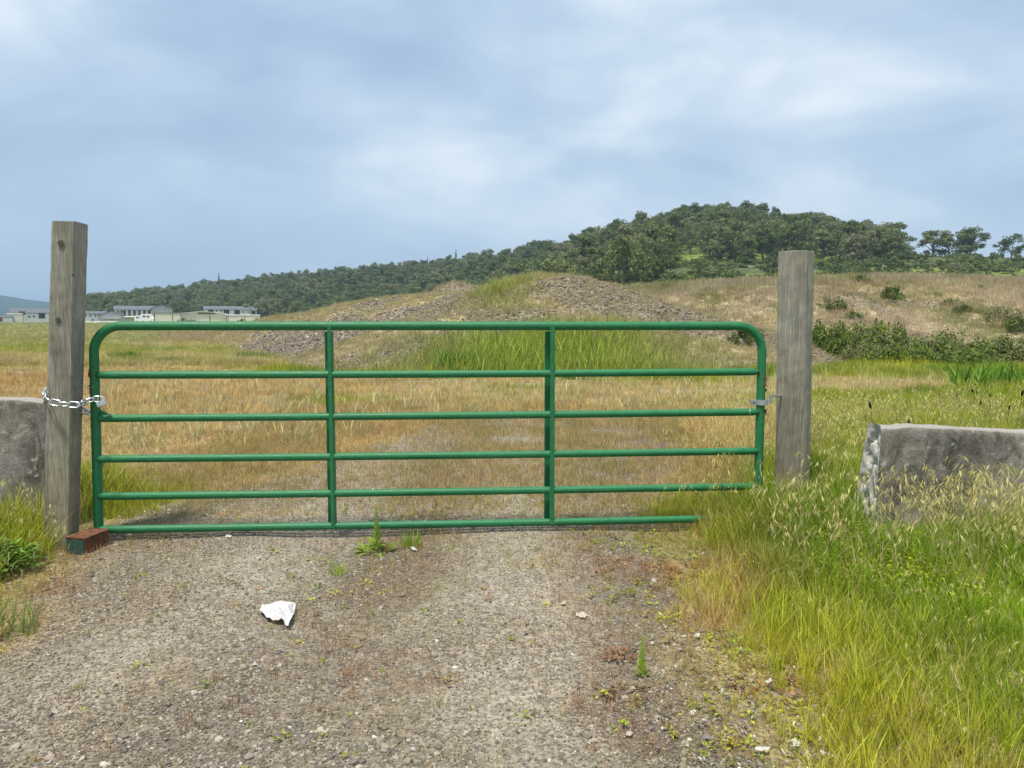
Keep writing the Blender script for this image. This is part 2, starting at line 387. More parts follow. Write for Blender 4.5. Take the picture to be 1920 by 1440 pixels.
def mat_leafobj(name, c0, c1, trans=.3, hue=.12):
    """leaves of a single plant or tree: tone varies with each leaf and each tree"""
    k = NT(name); r = k.attr('r', out='Fac'); oi = k.n('ShaderNodeObjectInfo').outputs['Random']
    c = k.mix(k.mr(r, 0, 1, 0, 1), c0, c1); c = k.mix(1, c, k.mr(oi, 0, 1, 1 - hue * 2, 1 + hue * 2), 'MULTIPLY')
    c = k.mix(k.mr(oi, .62, .9, 0, .6), c, (.24, .22, .13)); c = k.mix(k.mr(oi, .35, .1, 0, .5), c, (.15, .21, .05))
    d = k.n('ShaderNodeBsdfPrincipled'); k.l(c, d.inputs['Base Color']); d.inputs['Roughness'].default_value = .6; d.inputs['Specular IOR Level'].default_value = .2
    tr = k.n('ShaderNodeBsdfTranslucent'); k.l(c, tr.inputs[0]); mx = k.n('ShaderNodeMixShader'); mx.inputs[0].default_value = trans
    k.l(d.outputs[0], mx.inputs[1]); k.l(tr.outputs[0], mx.inputs[2]); k.l(mx.outputs[0], k.o.inputs[0]); return k.m
M['oak'] = mat_leafobj('oak_leaves', (.065, .095, .03), (.25, .30, .10), .3, .16)
M['fir'] = mat_leafobj('fir_needles', (.045, .075, .04), (.09, .13, .065), .1)
M['shrub'] = mat_leafobj('shrub_leaves', (.07, .11, .03), (.19, .25, .07))
M['bramble'] = mat_leafobj('bramble_leaves', (.05, .095, .014), (.25, .34, .05), .25, .05)
M['weed'] = mat_leafobj('weed_leaves', (.09, .20, .02), (.24, .40, .05), .3, .04)
M['weedy'] = mat_leafobj('young_leaves', (.26, .40, .04), (.50, .60, .09), .3, .02)
M['blossom'] = flat('white_blossom', (.55, .55, .46), .8)
M['bark'] = flat('bark', (.13, .11, .085), .9, 0, .35, 4)
M['cane'] = flat('dry_cane', (.20, .15, .11), .85, 0, .3, 30)
def mat_stone():
    k = NT('broken_stone'); t = k.attr('tint', 'INSTANCER'); n = k.noise(k.pos(), 120, 4, .7)
    return k.pbr(k.mix(.7, t, k.mr(n, .25, .75, .6, 1.4), 'MULTIPLY'), .9, 0, None, .2)
M['stone'] = mat_stone()
def mat_wood(name, c0, c1, c2):
    k = NT(name); O = k.tc()
    gr = k.noise(k.mapv(O, (34, 34, 1.1)), 3, 8, .7, .4); fine = k.noise(k.mapv(O, (160, 160, 5)), 2, 4, .7); big = k.noise(k.mapv(O, (5, 5, .9)), 1.6, 4, .6, .5)
    blot = k.noise(O, 9, 5, .65)
    c = k.ramp(gr, [(.25, c0), (.5, c1), (.72, c2)]); c = k.mix(1, c, k.mr(fine, .3, .7, .66, 1.3), 'MULTIPLY'); c = k.mix(.8, c, k.mr(big, .3, .7, .68, 1.3), 'MULTIPLY')
    c = k.mix(.7, c, k.mr(blot, .3, .7, .7, 1.25), 'MULTIPLY')
    z = k.n('ShaderNodeSeparateXYZ'); k.l(k.pos(), z.inputs[0])
    c = k.mix(k.mr(z.outputs[2], .1, 1.3, .75, 0), c, k.mix(1, c, (.86, .74, .58), 'MULTIPLY'))       # browner towards the foot of the post
    h = k.math('ADD', gr, k.math('MULTIPLY', fine, .6)); return k.pbr(c, .85, 0, k.bump(h, .7, .004), .2)
M['post'] = mat_wood('weathered_post_wood', (.17, .162, .13), (.29, .278, .23), (.42, .41, .345))
M['knot'] = flat('wood_knot', (.10, .085, .065), .9, 0, .4, 60)
M['knotrim'] = flat('wood_knot_rim', (.23, .21, .17), .9, 0, .3, 60)
def mat_paint():
    k = NT('green_gate_enamel'); O = k.tc()
    n = k.noise(O, 14, 6, .65); fine = k.noise(O, 90, 4, .7); v = k.noise(k.mapv(O, (3, 3, 9)), 5, 6, .7)
    c = k.mix(k.mr(n, .3, .7, 0, 1), (.006, .132, .044), (.013, .19, .066)); c = k.mix(k.mr(v, .56, .72, 0, .5), c, (.06, .22, .12))
    dust = k.mr(fine, .58, .72, 0, .45); c = k.mix(dust, c, (.22, .28, .18))
    chip = k.noise(O, 24, 7, .75, .3); cf = k.mr(chip, .655, .69, 0, 1); c = k.mix(cf, c, (.20, .085, .04))
    r = k.mr(n, .3, .7, .42, .66); return k.pbr(c, r, 0, k.bump(fine, .12, .002), .5)
M['paint'] = mat_paint()
def mat_rust():
    k = NT('rusty_steel'); O = k.tc(); n = k.noise(O, 30, 8, .7, .3); f = k.noise(O, 160, 4, .7)
    return k.pbr(k.ramp(n, [(.3, (.05, .024, .015)), (.5, (.15, .068, .036)), (.7, (.28, .155, .095))]), .9, 0, k.bump(f, .5, .003), .2)
M['rust'] = mat_rust()
M['scuff'] = flat('bare_scuff', (.55, .58, .52), .6)
M['galv'] = flat('galvanised_steel', (.52, .54, .55), .38, .75, .25, 60)
M['chainm'] = flat('zinc_chain', (.66, .68, .72), .28, .85, .2, 80)
M['oldgreen'] = flat('faded_dark_green_paint', (.035, .085, .065), .7, 0, .4, 40)
def mat_conc(dark=True):
    k = NT('stained_concrete' if dark else 'broken_concrete'); O = k.tc(); P = k.pos()
    n = k.noise(O, 3.4, 8, .68, .6); v = k.noise(k.mapv(O, (3.4, 3.4, 1.7)), 1.7, 8, .74, 1.3); f = k.noise(O, 70, 5, .7); q = k.noise(O, 16, 6, .7)
    z = k.n('ShaderNodeSeparateXYZ'); k.l(P, z.inputs[0])
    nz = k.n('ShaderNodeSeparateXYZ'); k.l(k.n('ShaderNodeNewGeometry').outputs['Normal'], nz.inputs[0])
    if dark:
        base = k.ramp(v, [(.32, (.06, .056, .048)), (.46, (.15, .138, .118)), (.56, (.26, .24, .205)), (.70, (.44, .41, .36))])
        base = k.mix(k.mr(n, .52, .66, 0, .75), base, (.30, .275, .25))
        base = k.mix(k.mr(q, .60, .66, 0, .8), base, (.48, .46, .43))
        base = k.mix(k.mr(nz.outputs[2], .6, .9, 0, .85), base, (.36, .335, .305))  # upward faces painted paler: light on the cap put into the colour
    else: base = k.ramp(n, [(.3, (.34, .32, .29)), (.5, (.58, .56, .52)), (.7, (.74, .73, .70))]); base = k.mix(k.mr(q, .58, .66, 0, .8), base, (.12, .11, .10))
    base = k.mix(.6, base, k.mr(f, .3, .7, .7, 1.3), 'MULTIPLY')
    return k.pbr(base, .92, 0, k.bump(k.math('ADD', f, q), .6, .008), .2)
M['conc'] = mat_conc(); M['concend'] = mat_conc(False)
M['paper'] = flat('white_paper', (.56, .55, .56), .8, 0, .16, 30)
M['leafpale'] = flat('dry_leaf', (.50, .47, .41), .8, 0, .2, 60)
M['cream'] = flat('cream_wall', (.76, .72, .57), .85, 0, .06, .3); M['white'] = flat('white_wall', (.80, .80, .80), .8, 0, .06, .3); M['greyw'] = flat('pale_grey_siding', (.50, .50, .51), .85, 0, .06, .4)
M['roof'] = flat('grey_shingle_roof', (.13, .145, .165), .9, 0, .2, .8); M['darkglass'] = flat('dark_glass', (.05, .05, .06), .25, 0, .2, 1); M['dark'] = flat('dark_porch', (.05, .045, .045), .8); M['wroof'] = flat('white_metal_roof', (.82, .82, .82), .6)
M['redd'] = flat('red_door', (.30, .06, .045), .7); M['bwall'] = flat('olive_wall', (.30, .31, .19), .85)
M['vehw'] = flat('white_vehicle_paint', (.8, .81, .82), .35, 0, .05); M['tyre'] = flat('tyre_rubber', (.03, .03, .03), .8)
M['joint'] = flat('dark_trim', (.12, .12, .11), .8)

# ------------------------------------------------------------------ terrain meshes
def grid_mesh(name, X, Y, Z, C, mat, keep=None, smooth=True):
    r, c = X.shape; V = np.stack([X.ravel(), Y.ravel(), Z.ravel()], 1)
    i = np.arange(r * c).reshape(r, c); Fc = np.stack([i[:-1, :-1], i[:-1, 1:], i[1:, 1:], i[1:, :-1]], -1).reshape(-1, 4)
    if keep is not None: K = keep.ravel(); Fc = Fc[K[Fc].any(1)]
    used = np.zeros(len(V), bool); used[Fc.ravel()] = True; re = np.cumsum(used) - 1
    me = mesh_np(name, V[used], re[Fc]); vcol(me, 'Col', C.reshape(-1, 3)[used]); o = link(name, me, mat)
    if smooth: me.polygons.foreach_set('use_smooth', np.ones(len(me.polygons), bool))
    return o
# ground: one sheet to the horizon, finer in front
th = np.concatenate([np.linspace(-45, 45, 430), np.linspace(45, 315, 80)[1:]]) ; th = np.radians(th)
rr = np.concatenate([[0.02], np.geomspace(.5, 7, 150), np.geomspace(7.1, 120, 190), np.geomspace(125, 5000, 40)])
R, T = np.meshgrid(rr, th, indexing='ij'); X = R * np.sin(T); Y = R * np.cos(T)
Z = g(X, Y) - drive(X, Y) * .0
C = soilcol(X, Y); C = lerp(C, (.20, .24, .09), ss(60, 200, R) * .7)
tag(grid_mesh('ground', X, Y, Z, C, M['ground']), kind='structure')
# the gravel drive: own sheet slightly proud of the soil, its edges dipping under
X, Y = np.meshgrid(np.linspace(-3.6, 3.6, 200), np.linspace(-6, 13, 420), indexing='xy'); D = drive(X, Y)
Z = g(X, Y) + .020 * ss(.15, .8, D) - .010 + .004 * (vn(X, Y, .12, 95) - .5) * D
C = soilcol(X, Y)
tag(grid_mesh('gravel_drive', X, Y, Z, C, M['drive'], D > .12), 'worn crushed gravel drive running under the green gate', kind='structure')

def spoilcol(x, y, kind):
    n = fbm(x, y, 2.2, 101); n2 = fbm(x, y, .7, 102)
    grav = lerp((.19, .155, .115), (.29, .245, .19), n2); dry = lerp((.40, .32, .20), (.32, .29, .15), n)
    if kind == 'A':
        m = ss(.35, .62, n + .22 * ss(.8, 3.2, x) * ss(21, 25, y) - .20 * ss(24, 20, y)); c = lerp(dry, grav, m); G = ss(.5, 0, np.abs(x - 0) / 7) * ss(27, 21, y)
        return lerp(c, (.25, .30, .08), G * .4)
    if kind == 'B': m = ss(.34, .54, n + .55 * ss(36, 31, y) - .12); return lerp(dry, grav, m)
    if kind == 'H': return lerp(dry, grav, .7 + 0 * n)
    m = ss(.58, .74, n) * .8
    return lerp(lerp((.47, .375, .24), (.40, .35, .20), n2), grav, m)
def terr(name, f, x0, x1, y0, y1, st, kind, label):
    X, Y = np.meshgrid(np.arange(x0, x1, st), np.arange(y0, y1, st), indexing='xy'); Z = f(X, Y)
    return tag(grid_mesh(name, X, Y, Z, spoilcol(X, Y, kind), M['spoil'], Z > g(X, Y) - .12), label, kind='structure')
terr('spoil_mound', mound_a, -10, 15, 17.5, 40, .13, 'A', 'tall spoil mound of brown rubble behind the gate')
terr('spoil_ridge', ridge_b, -26, 5, 19, 60, .17, 'B', 'long low ridge of gravel and straw grass left of the mound')
terr('rubble_hump', hump, HX - 6, HX + 6, HY - 6, HY + 6, .25, 'H', 'small brown rubble hump on the skyline behind the ridge')
# earth bank: fine on its face, coarse on the flat top
xs = np.concatenate([np.arange(0, 42, .17), np.arange(42, 130, 1.)]); ys = np.concatenate([np.arange(22, 50, .17), np.arange(50, 128, 1.5)])
X, Y = np.meshgrid(xs, ys, indexing='xy'); Z = bank(X, Y)
tag(grid_mesh('earth_bank', X, Y, Z, spoilcol(X, Y, 'C'), M['spoil'], Z > g(X, Y) - .12), 'straw covered earth bank right of the mound', kind='structure')
# wooded hill
pp = np.linspace(-600, 2600, 420); qq = np.linspace(0, 1, 170)
P, Q = np.meshgrid(pp, qq, indexing='xy'); r0 = np.interp(P, PXC, FR) - 8; r2 = np.interp(P, PXC, CR) * 1.9; Y = r0 + (r2 - r0) * Q; X = (P - 960) / F * Y
Z = hill(X, Y); n = fbm(X, Y, 30, 111); n2 = fbm(X, Y, 7, 112)
C = lerp(lerp((.12, .165, .03), (.20, .245, .055), n2), (.09, .11, .04), ss(.45, .58, n))
tag(grid_mesh('wooded_hill', X, Y, Z, C, M['far_turf']), 'oak covered hill with bright green meadow at its foot', kind='structure')
# far blue hills
pp = np.linspace(-1500, 700, 240); qq = np.linspace(0, 1, 30); P, Q = np.meshgrid(pp, qq, indexing='xy'); Y = 1500 + 900 * Q; X = (P - 960) / F * Y
top = np.interp(P, [-1500, -700, -300, 0, 60, 110, 250, 700], [520, 560, 545, 553, 562, 567, 585, 606]); h = tz(top, 2110)
Z = (h - 2) * np.sin(np.clip(Q / .68, 0, 1) * math.pi / 2) * np.where(Q > .68, 1 - (Q - .68) * 1.5, 1) + (vn(X, Y, 170, 120) - .5) * 11 * Q + (vn(X, Y, 40, 121) - .5) * 6 * Q; Z = np.maximum(Z, -4)
C = lerp((.02, .045, .035), (.04, .07, .045), fbm(X, Y, 120, 122))
tag(grid_mesh('far_hills', X, Y, Z, C, M['far_turf']), 'low forested hills fading blue on the left horizon', kind='structure')

# ------------------------------------------------------------------ scatter machinery
HID = {}
def hidden_collection(name, meshes):
    c = bpy.data.collections.new(name)
    for i, me in enumerate(meshes): c.objects.link(bpy.data.objects.new('%s_%02d' % (name, i), me))
    HID[name] = (c, len(meshes)); return name
def scatter(name, coll, P, S, tint, label, cat, rx=None, tilt=.12, S3=None):
    c, k = HID[coll]; n = len(P); P = np.asarray(P, np.float32)
    me = bpy.data.meshes.new(name); me.vertices.add(n); me.vertices.foreach_set('co', P.ravel())
    a = me.attributes.new('rot', 'FLOAT_VECTOR', 'POINT')
    rot = np.stack([RNG.normal(0, tilt, n), RNG.normal(0, tilt, n), RNG.uniform(0, 6.283, n)], 1) if rx is None else rx
    a.data.foreach_set('vector', rot.astype(np.float32).ravel())
    a = me.attributes.new('scl', 'FLOAT_VECTOR', 'POINT'); s3 = np.repeat(np.asarray(S, np.float32)[:, None], 3, 1) if S3 is None else S3.astype(np.float32)
    a.data.foreach_set('vector', s3.ravel())
    a = me.attributes.new('idx', 'INT', 'POINT'); a.data.foreach_set('value', RNG.integers(0, k, n).astype(np.int32))
    vcol(me, 'tint', np.clip(tint, 0, 1))
    o = bpy.data.objects.new(name, me); COL.objects.link(o); tag(o, label, cat, kind='stuff')
    ng = bpy.data.node_groups.new('scatter_' + name, 'GeometryNodeTree')
    ng.interface.new_socket('Geometry', in_out='INPUT', socket_type='NodeSocketGeometry'); ng.interface.new_socket('Geometry', in_out='OUTPUT', socket_type='NodeSocketGeometry')
    gi = ng.nodes.new('NodeGroupInput'); go = ng.nodes.new('NodeGroupOutput'); ip = ng.nodes.new('GeometryNodeInstanceOnPoints'); ci = ng.nodes.new('GeometryNodeCollectionInfo')
    ci.inputs['Collection'].default_value = c; ci.inputs['Separate Children'].default_value = True; ci.inputs['Reset Children'].default_value = True
    def na(nm, ty):
        x = ng.nodes.new('GeometryNodeInputNamedAttribute'); x.data_type = ty; x.inputs[0].default_value = nm; return x.outputs[0]
    ng.links.new(gi.outputs[0], ip.inputs['Points']); ng.links.new(ci.outputs[0], ip.inputs['Instance']); ip.inputs['Pick Instance'].default_value = True
    ng.links.new(na('idx', 'INT'), ip.inputs['Instance Index']); ng.links.new(na('rot', 'FLOAT_VECTOR'), ip.inputs['Rotation']); ng.links.new(na('scl', 'FLOAT_VECTOR'), ip.inputs['Scale'])
    ng.links.new(ip.outputs[0], go.inputs[0]); md = o.modifiers.new('scatter', 'NODES'); md.node_group = ng
    return o

def tuft(nb, h, spread, wid, lean=.35, seg=3, curve=.5, rs=0, mat='blade'):
    rg = np.random.default_rng(rs); V = []; Fc = []; R_ = []; H_ = []
    for b in range(nb):
        a = rg.uniform(0, 6.283); r = spread * math.sqrt(rg.uniform()); bx, by = r * math.cos(a), r * math.sin(a)
        hh = h * rg.uniform(.45, 1.); la = rg.uniform(0, 6.283); ln = lean * rg.uniform(.2, 1) * hh; wa = rg.uniform(0, 3.14159); ww = wid * rg.uniform(.6, 1.2); cu = curve * rg.uniform(0, 1)
        n0 = len(V); rv = rg.uniform()
        for s in range(seg + 1):
            t = s / seg; o = ln * (t ** (1 + 1.5 * cu)); z = hh * (t - .18 * cu * t ** 3); w_ = ww * (1 - t ** 1.6) * .5 + .0002
            cx, cy = bx + o * math.cos(la), by + o * math.sin(la)
            V.append((cx - w_ * math.cos(wa), cy - w_ * math.sin(wa), z)); V.append((cx + w_ * math.cos(wa), cy + w_ * math.sin(wa), z)); R_ += [rv, rv]; H_ += [t, t]
        for s in range(seg): Fc.append((n0 + 2 * s, n0 + 2 * s + 1, n0 + 2 * s + 3, n0 + 2 * s + 2))
    me = mesh_np('t', V, Fc); vflt(me, 'r', R_); vflt(me, 'hh', H_); me.materials.append(M[mat]); return me
def oat(h, rs, nsp=14, heavy=1.):
    """wild oat: thin bent stem with hanging spikelets"""
    rg = np.random.default_rng(rs); V = []; Fc = []; R_ = []; H_ = []
    def strip(pts, w0, wa, rv, hv):
        n0 = len(V)
        for i, (p, w_) in enumerate(zip(pts, w0)):
            V.append((p[0] - w_ * math.cos(wa), p[1] - w_ * math.sin(wa), p[2])); V.append((p[0] + w_ * math.cos(wa), p[1] + w_ * math.sin(wa), p[2])); R_.extend([rv, rv]); H_.extend([hv, hv])
        for i in range(len(pts) - 1): Fc.append((n0 + 2 * i, n0 + 2 * i + 1, n0 + 2 * i + 3, n0 + 2 * i + 2))
    la = rg.uniform(0, 6.283); ln = rg.uniform(.15, .5) * h; cx = lambda t: (ln * t ** 2.2 * math.cos(la), ln * t ** 2.2 * math.sin(la), h * (t - .22 * t ** 4))
    for wa in (0, 1.57): strip([cx(t) for t in np.linspace(0, 1, 7)], [.0014, .0013, .0012, .0011, .001, .0009, .0006], wa, .5, .5)
    for i in range(nsp):
        t = rg.uniform(.62, 1.); p = np.array(cx(t)); a = rg.uniform(0, 6.283); l = rg.uniform(.02, .06); q = p + np.array([l * math.cos(a), l * math.sin(a), rg.uniform(-.015, .02)])
        strip([p, q], [.0005, .0004], rg.uniform(0, 3), .6, .8)
        e = q + np.array([.035 * math.cos(a), .035 * math.sin(a), -.030 * heavy * rg.uniform(.6, 1.3)])
        m_ = (q * .6 + e * .4); rv = rg.uniform(.5, 1)
        for wa in (0, 1.57): strip([q, m_, e], [.0008, .0030 * heavy, .0004], wa, rv, 1)
    for j in range(3):
        a = rg.uniform(0, 6.283); z0 = h * rg.uniform(.1, .45); p = np.array(cx(z0 / h)); l = rg.uniform(.08, .16)
        strip([p, p + np.array([l * .5 * math.cos(a), l * .5 * math.sin(a), l * .5]), p + np.array([l * math.cos(a), l * math.sin(a), l * .35])], [.002, .0022, .0003], a + 1.57, .3, .3)
    me = mesh_np('o', V, Fc); vflt(me, 'r', R_); vflt(me, 'hh', H_); me.materials.append(M['blade']); return me
def leafy(nl, rad, h, size, rs, mat='blade', up=.4, aspect=.5):
    """low broad-leaved weed: folded oval leaves"""
    rg = np.random.default_rng(rs); V = []; Fc = []; R_ = []; H_ = []
    for i in range(nl):
        a = rg.uniform(0, 6.283); r = rad * rg.uniform(.1, 1); c = np.array([r * math.cos(a), r * math.sin(a), h * rg.uniform(.15, 1) * (1 - .4 * r / rad)])
        d = np.array([math.cos(a + rg.normal(0, .5)), math.sin(a + rg.normal(0, .5)), rg.normal(up, .35)]); d /= np.linalg.norm(d); sd = np.cross(d, [0, 0, 1]); sd /= np.linalg.norm(sd) + 1e-6; up_ = np.cross(sd, d)
        L_ = size * rg.uniform(.6, 1.2); W = L_ * aspect * .5; n0 = len(V); rv = rg.uniform()
        V += [tuple(c), tuple(c + d * L_ * .45 + sd * W + up_ * W * .35), tuple(c + d * L_ - up_ * L_ * .12), tuple(c + d * L_ * .45 - sd * W + up_ * W * .35)]
        R_ += [rv] * 4; H_ += [0, .3, .6, .3]; Fc += [(n0, n0 + 1, n0 + 2), (n0, n0 + 2, n0 + 3)]
    me = mesh_np('l', V, Fc); vflt(me, 'r', R_); vflt(me, 'hh', H_); me.materials.append(M[mat]); return me
def rock(rs, flat_=.6, mat='stone'):
    rg = np.random.default_rng(rs); bm = bmesh.new(); bmesh.ops.create_icosphere(bm, subdivisions=1, radius=.5)
    for v in bm.verts:
        v.co = Vector((v.co.x * rg.uniform(.7, 1.25), v.co.y * rg.uniform(.6, 1.1), v.co.z * flat_ * rg.uniform(.6, 1.2)))
    me = bpy.data.meshes.new('rock'); bm.to_mesh(me); bm.free(); me.materials.append(M[mat]); return me

hidden_collection('blade_tuft', [tuft(12, 1., .12, .019, .55, 4, .8, i) for i in range(8)])
hidden_collection('fine_tuft', [tuft(10, 1., .30, .038, .3, 2, .3, 20 + i) for i in range(6)])
hidden_collection('stem_tuft', [tuft(6, 1., .4, .028, .5, 2, .3, 30 + i) for i in range(6)])
hidden_collection('far_tuft', [tuft(22, 1., .8, .035, .45, 2, .4, 40 + i) for i in range(6)])
hidden_collection('oat', [oat(1., 60 + i, 9, 2.0) for i in range(7)])
hidden_collection('sprig', [tuft(5, 1., .25, .05, .9, 2, .5, 80 + i) for i in range(5)])
hidden_collection('weedlet', [leafy(9, .6, .55, .55, 100 + i) for i in range(6)])
hidden_collection('clover', [leafy(110, 1., 1., .15, 120 + i, up=.3, aspect=.75) for i in range(6)])
hidden_collection('stone', [rock(140 + i) for i in range(8)])
def stalk(rs):
    rg = np.random.default_rng(rs); V = []; Fc = []; R_ = []; H_ = []
    for wa in (0, 1.57, .8):
        n0 = len(V)
        for t, w_ in ((0, .004), (.90, .003), (.915, .018), (.96, .021), (1., .004)):
            ox = .1 * t * t; V.append((ox - w_ * math.cos(wa), -w_ * math.sin(wa), t)); V.append((ox + w_ * math.cos(wa), w_ * math.sin(wa), t)); R_ += [.5] * 2; H_ += [0, 0]
        for i in range(4): Fc.append((n0 + 2 * i, n0 + 2 * i + 1, n0 + 2 * i + 3, n0 + 2 * i + 2))
    me = mesh_np('s', V, Fc); vflt(me, 'r', R_); vflt(me, 'hh', H_); me.materials.append(M['blade']); return me
hidden_collection('stalk', [stalk(i) for i in range(2)])

def view_ok(x, y, m=.12):          # the part of the place a lens here or a step aside could see
    return (np.abs(x) < (y + 1.6) * (960 / F + m) + .8) & (y > 1.4)
def jit(c, s=.12):
    return c * (1 + RNG.normal(0, s, (len(c), 1))) * (1 + RNG.normal(0, s * .35, c.shape))
def rnd_xy(n, x0, x1, y0, y1):
    x = RNG.uniform(x0, x1, n); y = RNG.uniform(y0, y1, n); k = view_ok(x, y); return x[k], y[k]
def dz_drive(x, y):
    D = drive(x, y); return np.where((D > .12) & (y < 13) & (y > -6), np.maximum(0, .020 * ss(.15, .8, D) - .010 + .004 * (vn(x, y, .12, 95) - .5) * D), 0)
def onz(x, y, dz=0): return np.stack([x, y, TH(x, y) + dz_drive(x, y) + dz], 1)
BARR = (2.06, 4.2)       # left end of the right-hand barrier
def free(x, y):          # not inside the concrete barriers or the posts
    a = (x > 2.02) & (x < 5) & (y > 4.10) & (y < 4.62); b = (x > -6.3) & (x < -2.98) & (y > 4.62) & (y < 5.2)
    c = (np.hypot(x - 1.83, y - 4.86) < .14) | (np.hypot(x + 2.62, y - 4.5) < .14)
    return ~(a | b | c)

# 1 near verge grass (right and left of the drive)
x, y = rnd_xy(150000, -8, 9, 1.6, 9.5); D = drive(x, y); G = greenness(x, y)
side = np.where(x > 0, ss(.62, 1.10, x + (fbm(x, y, .5, 7) - .5) * .6 - .15 * ss(3.2, 4.2, y) - .85 * ss(4.65, 5.4, y)) * ss(10, 7, y), ss(-2.12, -2.55, x + (fbm(x, y, .6, 6) - .5) * .5 + .42 * ss(3.3, 3.8, y) + .22 * ss(4.4, 4.8, y)) * ss(6.2, 5.0, y))
k = (RNG.uniform(size=len(x)) < side * .9) & free(x, y) & (D < .8); x, y = x[k], y[k]; side = side[k]
h = .10 + .20 * side * fbm(x, y, .8, 12) + .16 * ss(1.0, 1.6, x) * ss(2.2, 4.5, y) * vn(x, y, .5, 13) + .10 * ss(3, 4.5, y) * (x < 0)
h = h * np.where((x > 1.35) & (x < 2.3) & (y < 4.2), .75, 1)
c = plantcol(x, y); edge = np.where(x > 0, ss(1.55, 1.0, x + rough_edge(x, y) * .5), 0); c = lerp(c, lerp(YGREEN, ORANGE, ss(.5, .8, vn(x, y, .4, 14))), edge * .6)
c = lerp(c, STRAW, (RNG.uniform(size=len(x)) < .10) * .8)
scatter('verge_grass', 'blade_tuft', onz(x, y, -.01), h * RNG.uniform(.6, 1.3, len(x)) * 1.2 * (1 - .35 * ss(1.6, 1.0, x) * (x > 0)), jit(c), 'tall yellow green grass on both verges beside the gate posts', 'grass', tilt=.16)
# 2 wild oats with pale heads
def oats(n, x0, x1, y0, y1, dens):
    x, y = rnd_xy(n, x0, x1, y0, y1); k = (RNG.uniform(size=len(x)) < dens(x, y)) & free(x, y) & (drive(x, y) < .4); return x[k], y[k]
xo = []; yo = []
for a in ((2600, 1.1, 5.5, 1.9, 9, lambda x, y: ss(.9, 1.6, x) * (.4 + .6 * ss(.45, .6, vn(x, y, .9, 15)))), (900, 2.0, 4.4, 3.0, 4.1, lambda x, y: (x > 2.15) * (.4 + .6 * vn(x, y, .4, 44))), (420, -5, -2.35, 3.4, 7, lambda x, y: .6 + 0 * x), (700, 1.2, 9, 5, 12, lambda x, y: .8 + 0 * x)):
    p, q = oats(*a); xo.append(p); yo.append(q)
x = np.concatenate(xo); y = np.concatenate(yo); c = lerp((.54, .46, .24), (.42, .43, .13), vn(x, y, .7, 16))
h = RNG.uniform(.38, .68, len(x)) * np.where(y < 3.1, .66, 1)
scatter('wild_oats', 'oat', onz(x, y), h, jit(c, .1), 'wild oat stems with pale drooping seed heads in the verge', 'grass', tilt=.14)
# 3 clover and weeds low in the right verge
x, y = rnd_xy(4200, 1.0, 6, 1.6, 6); k = ((y < 4.5) | (x > 2.2)) & (RNG.uniform(size=len(x)) < ss(1.15, 1.8, x) * ss(.40, .62, fbm(x, y, .9, 17))) & free(x, y); x, y = x[k], y[k]
c = lerp(VIVID, YGREEN, vn(x, y, .35, 18) * .9) * .8; scatter('clover', 'clover', onz(x, y), RNG.uniform(.07, .17, len(x)), jit(c, .15), 'bright green clover and low leafy weeds in the right verge', 'weeds')
# 4 sparse stems and sprigs on the gravel
x, y = rnd_xy(95000, -3.4, 3.2, 1.6, 13); e = fbm(x, y, .7, 19)
stripe = .9 * np.exp(-((x - .9) / .6) ** 2 - ((y - 4.4) / .8) ** 2) + np.exp(-((x + .55 - (y - 3) * .05) / .45) ** 2) * .5 + ss(0, .6, x) * 1.25 + ss(-1.9, -2.4, x) * .8 + ss(4.6, 6, y) * .32
k = RNG.uniform(size=len(x)) < np.clip(.22 + stripe * 1.2 * ss(.32, .6, e), 0, 1); x, y = x[k], y[k]
c = lerp((.52, .38, .18), (.36, .31, .10), vn(x, y, .3, 20)); c = lerp(c, RED, ss(.52, .72, vn(x, y, .4, 25)) * .65 * ss(5.4, 4.4, y))
scatter('dry_stems', 'stem_tuft', onz(x, y), RNG.uniform(.02, .075, len(x)) * (1 + .6 * ss(4.5, 6, y)), jit(c, .2), 'thin dry stems growing sparsely through the gravel', 'weeds', tilt=.2)
x, y = rnd_xy(9000, -3, 1.5, 1.6, 6); k = RNG.uniform(size=len(x)) < ss(.2, .8, x) * .6 * ss(.35, .6, fbm(x, y, .5, 26)) + .03; x, y = x[k], y[k]
c = lerp(YGREEN, GREEN, vn(x, y, .3, 27)); c = lerp(c, RED, ss(.6, .75, vn(x, y, .45, 28)) * .8)
scatter('small_weeds', 'weedlet', onz(x, y), RNG.uniform(.018, .05, len(x)), jit(c, .2), 'tiny green and reddish weeds along the right edge of the gravel', 'weeds')
# 5 gravel
n = 270000; yy = 1.6 + (RNG.uniform(size=n) ** 1.7) * 9; xx = RNG.uniform(-1, 1, n) * 3.3; k = view_ok(xx, yy); x, y = xx[k], yy[k]
D = drive(x, y); k = RNG.uniform(size=len(x)) < np.clip(D * .95 + .12 * (x < 1.3), 0, 1) * (.35 + .65 * ss(.3, .6, fbm(x, y, .5, 29))); x, y = x[k], y[k]
s = (.007 + .012 * RNG.uniform(size=len(x)) ** 2.5 + .022 * (RNG.uniform(size=len(x)) > .984)) * (1 - .35 * track(x, y))
c = lerp((.13, .112, .09), (.42, .37, .295), RNG.uniform(size=len(x)) ** 1.4); c = lerp(c, (.58, .55, .50), (RNG.uniform(size=len(x)) > .987) * 1.)
c = lerp(c, (.15, .13, .115), (RNG.uniform(size=len(x)) > .86) * .8)
scatter('gravel_stones', 'stone', onz(x, y, .0015), s, jit(c, .08), 'loose grey brown gravel stones covering the drive', 'gravel', tilt=.35)
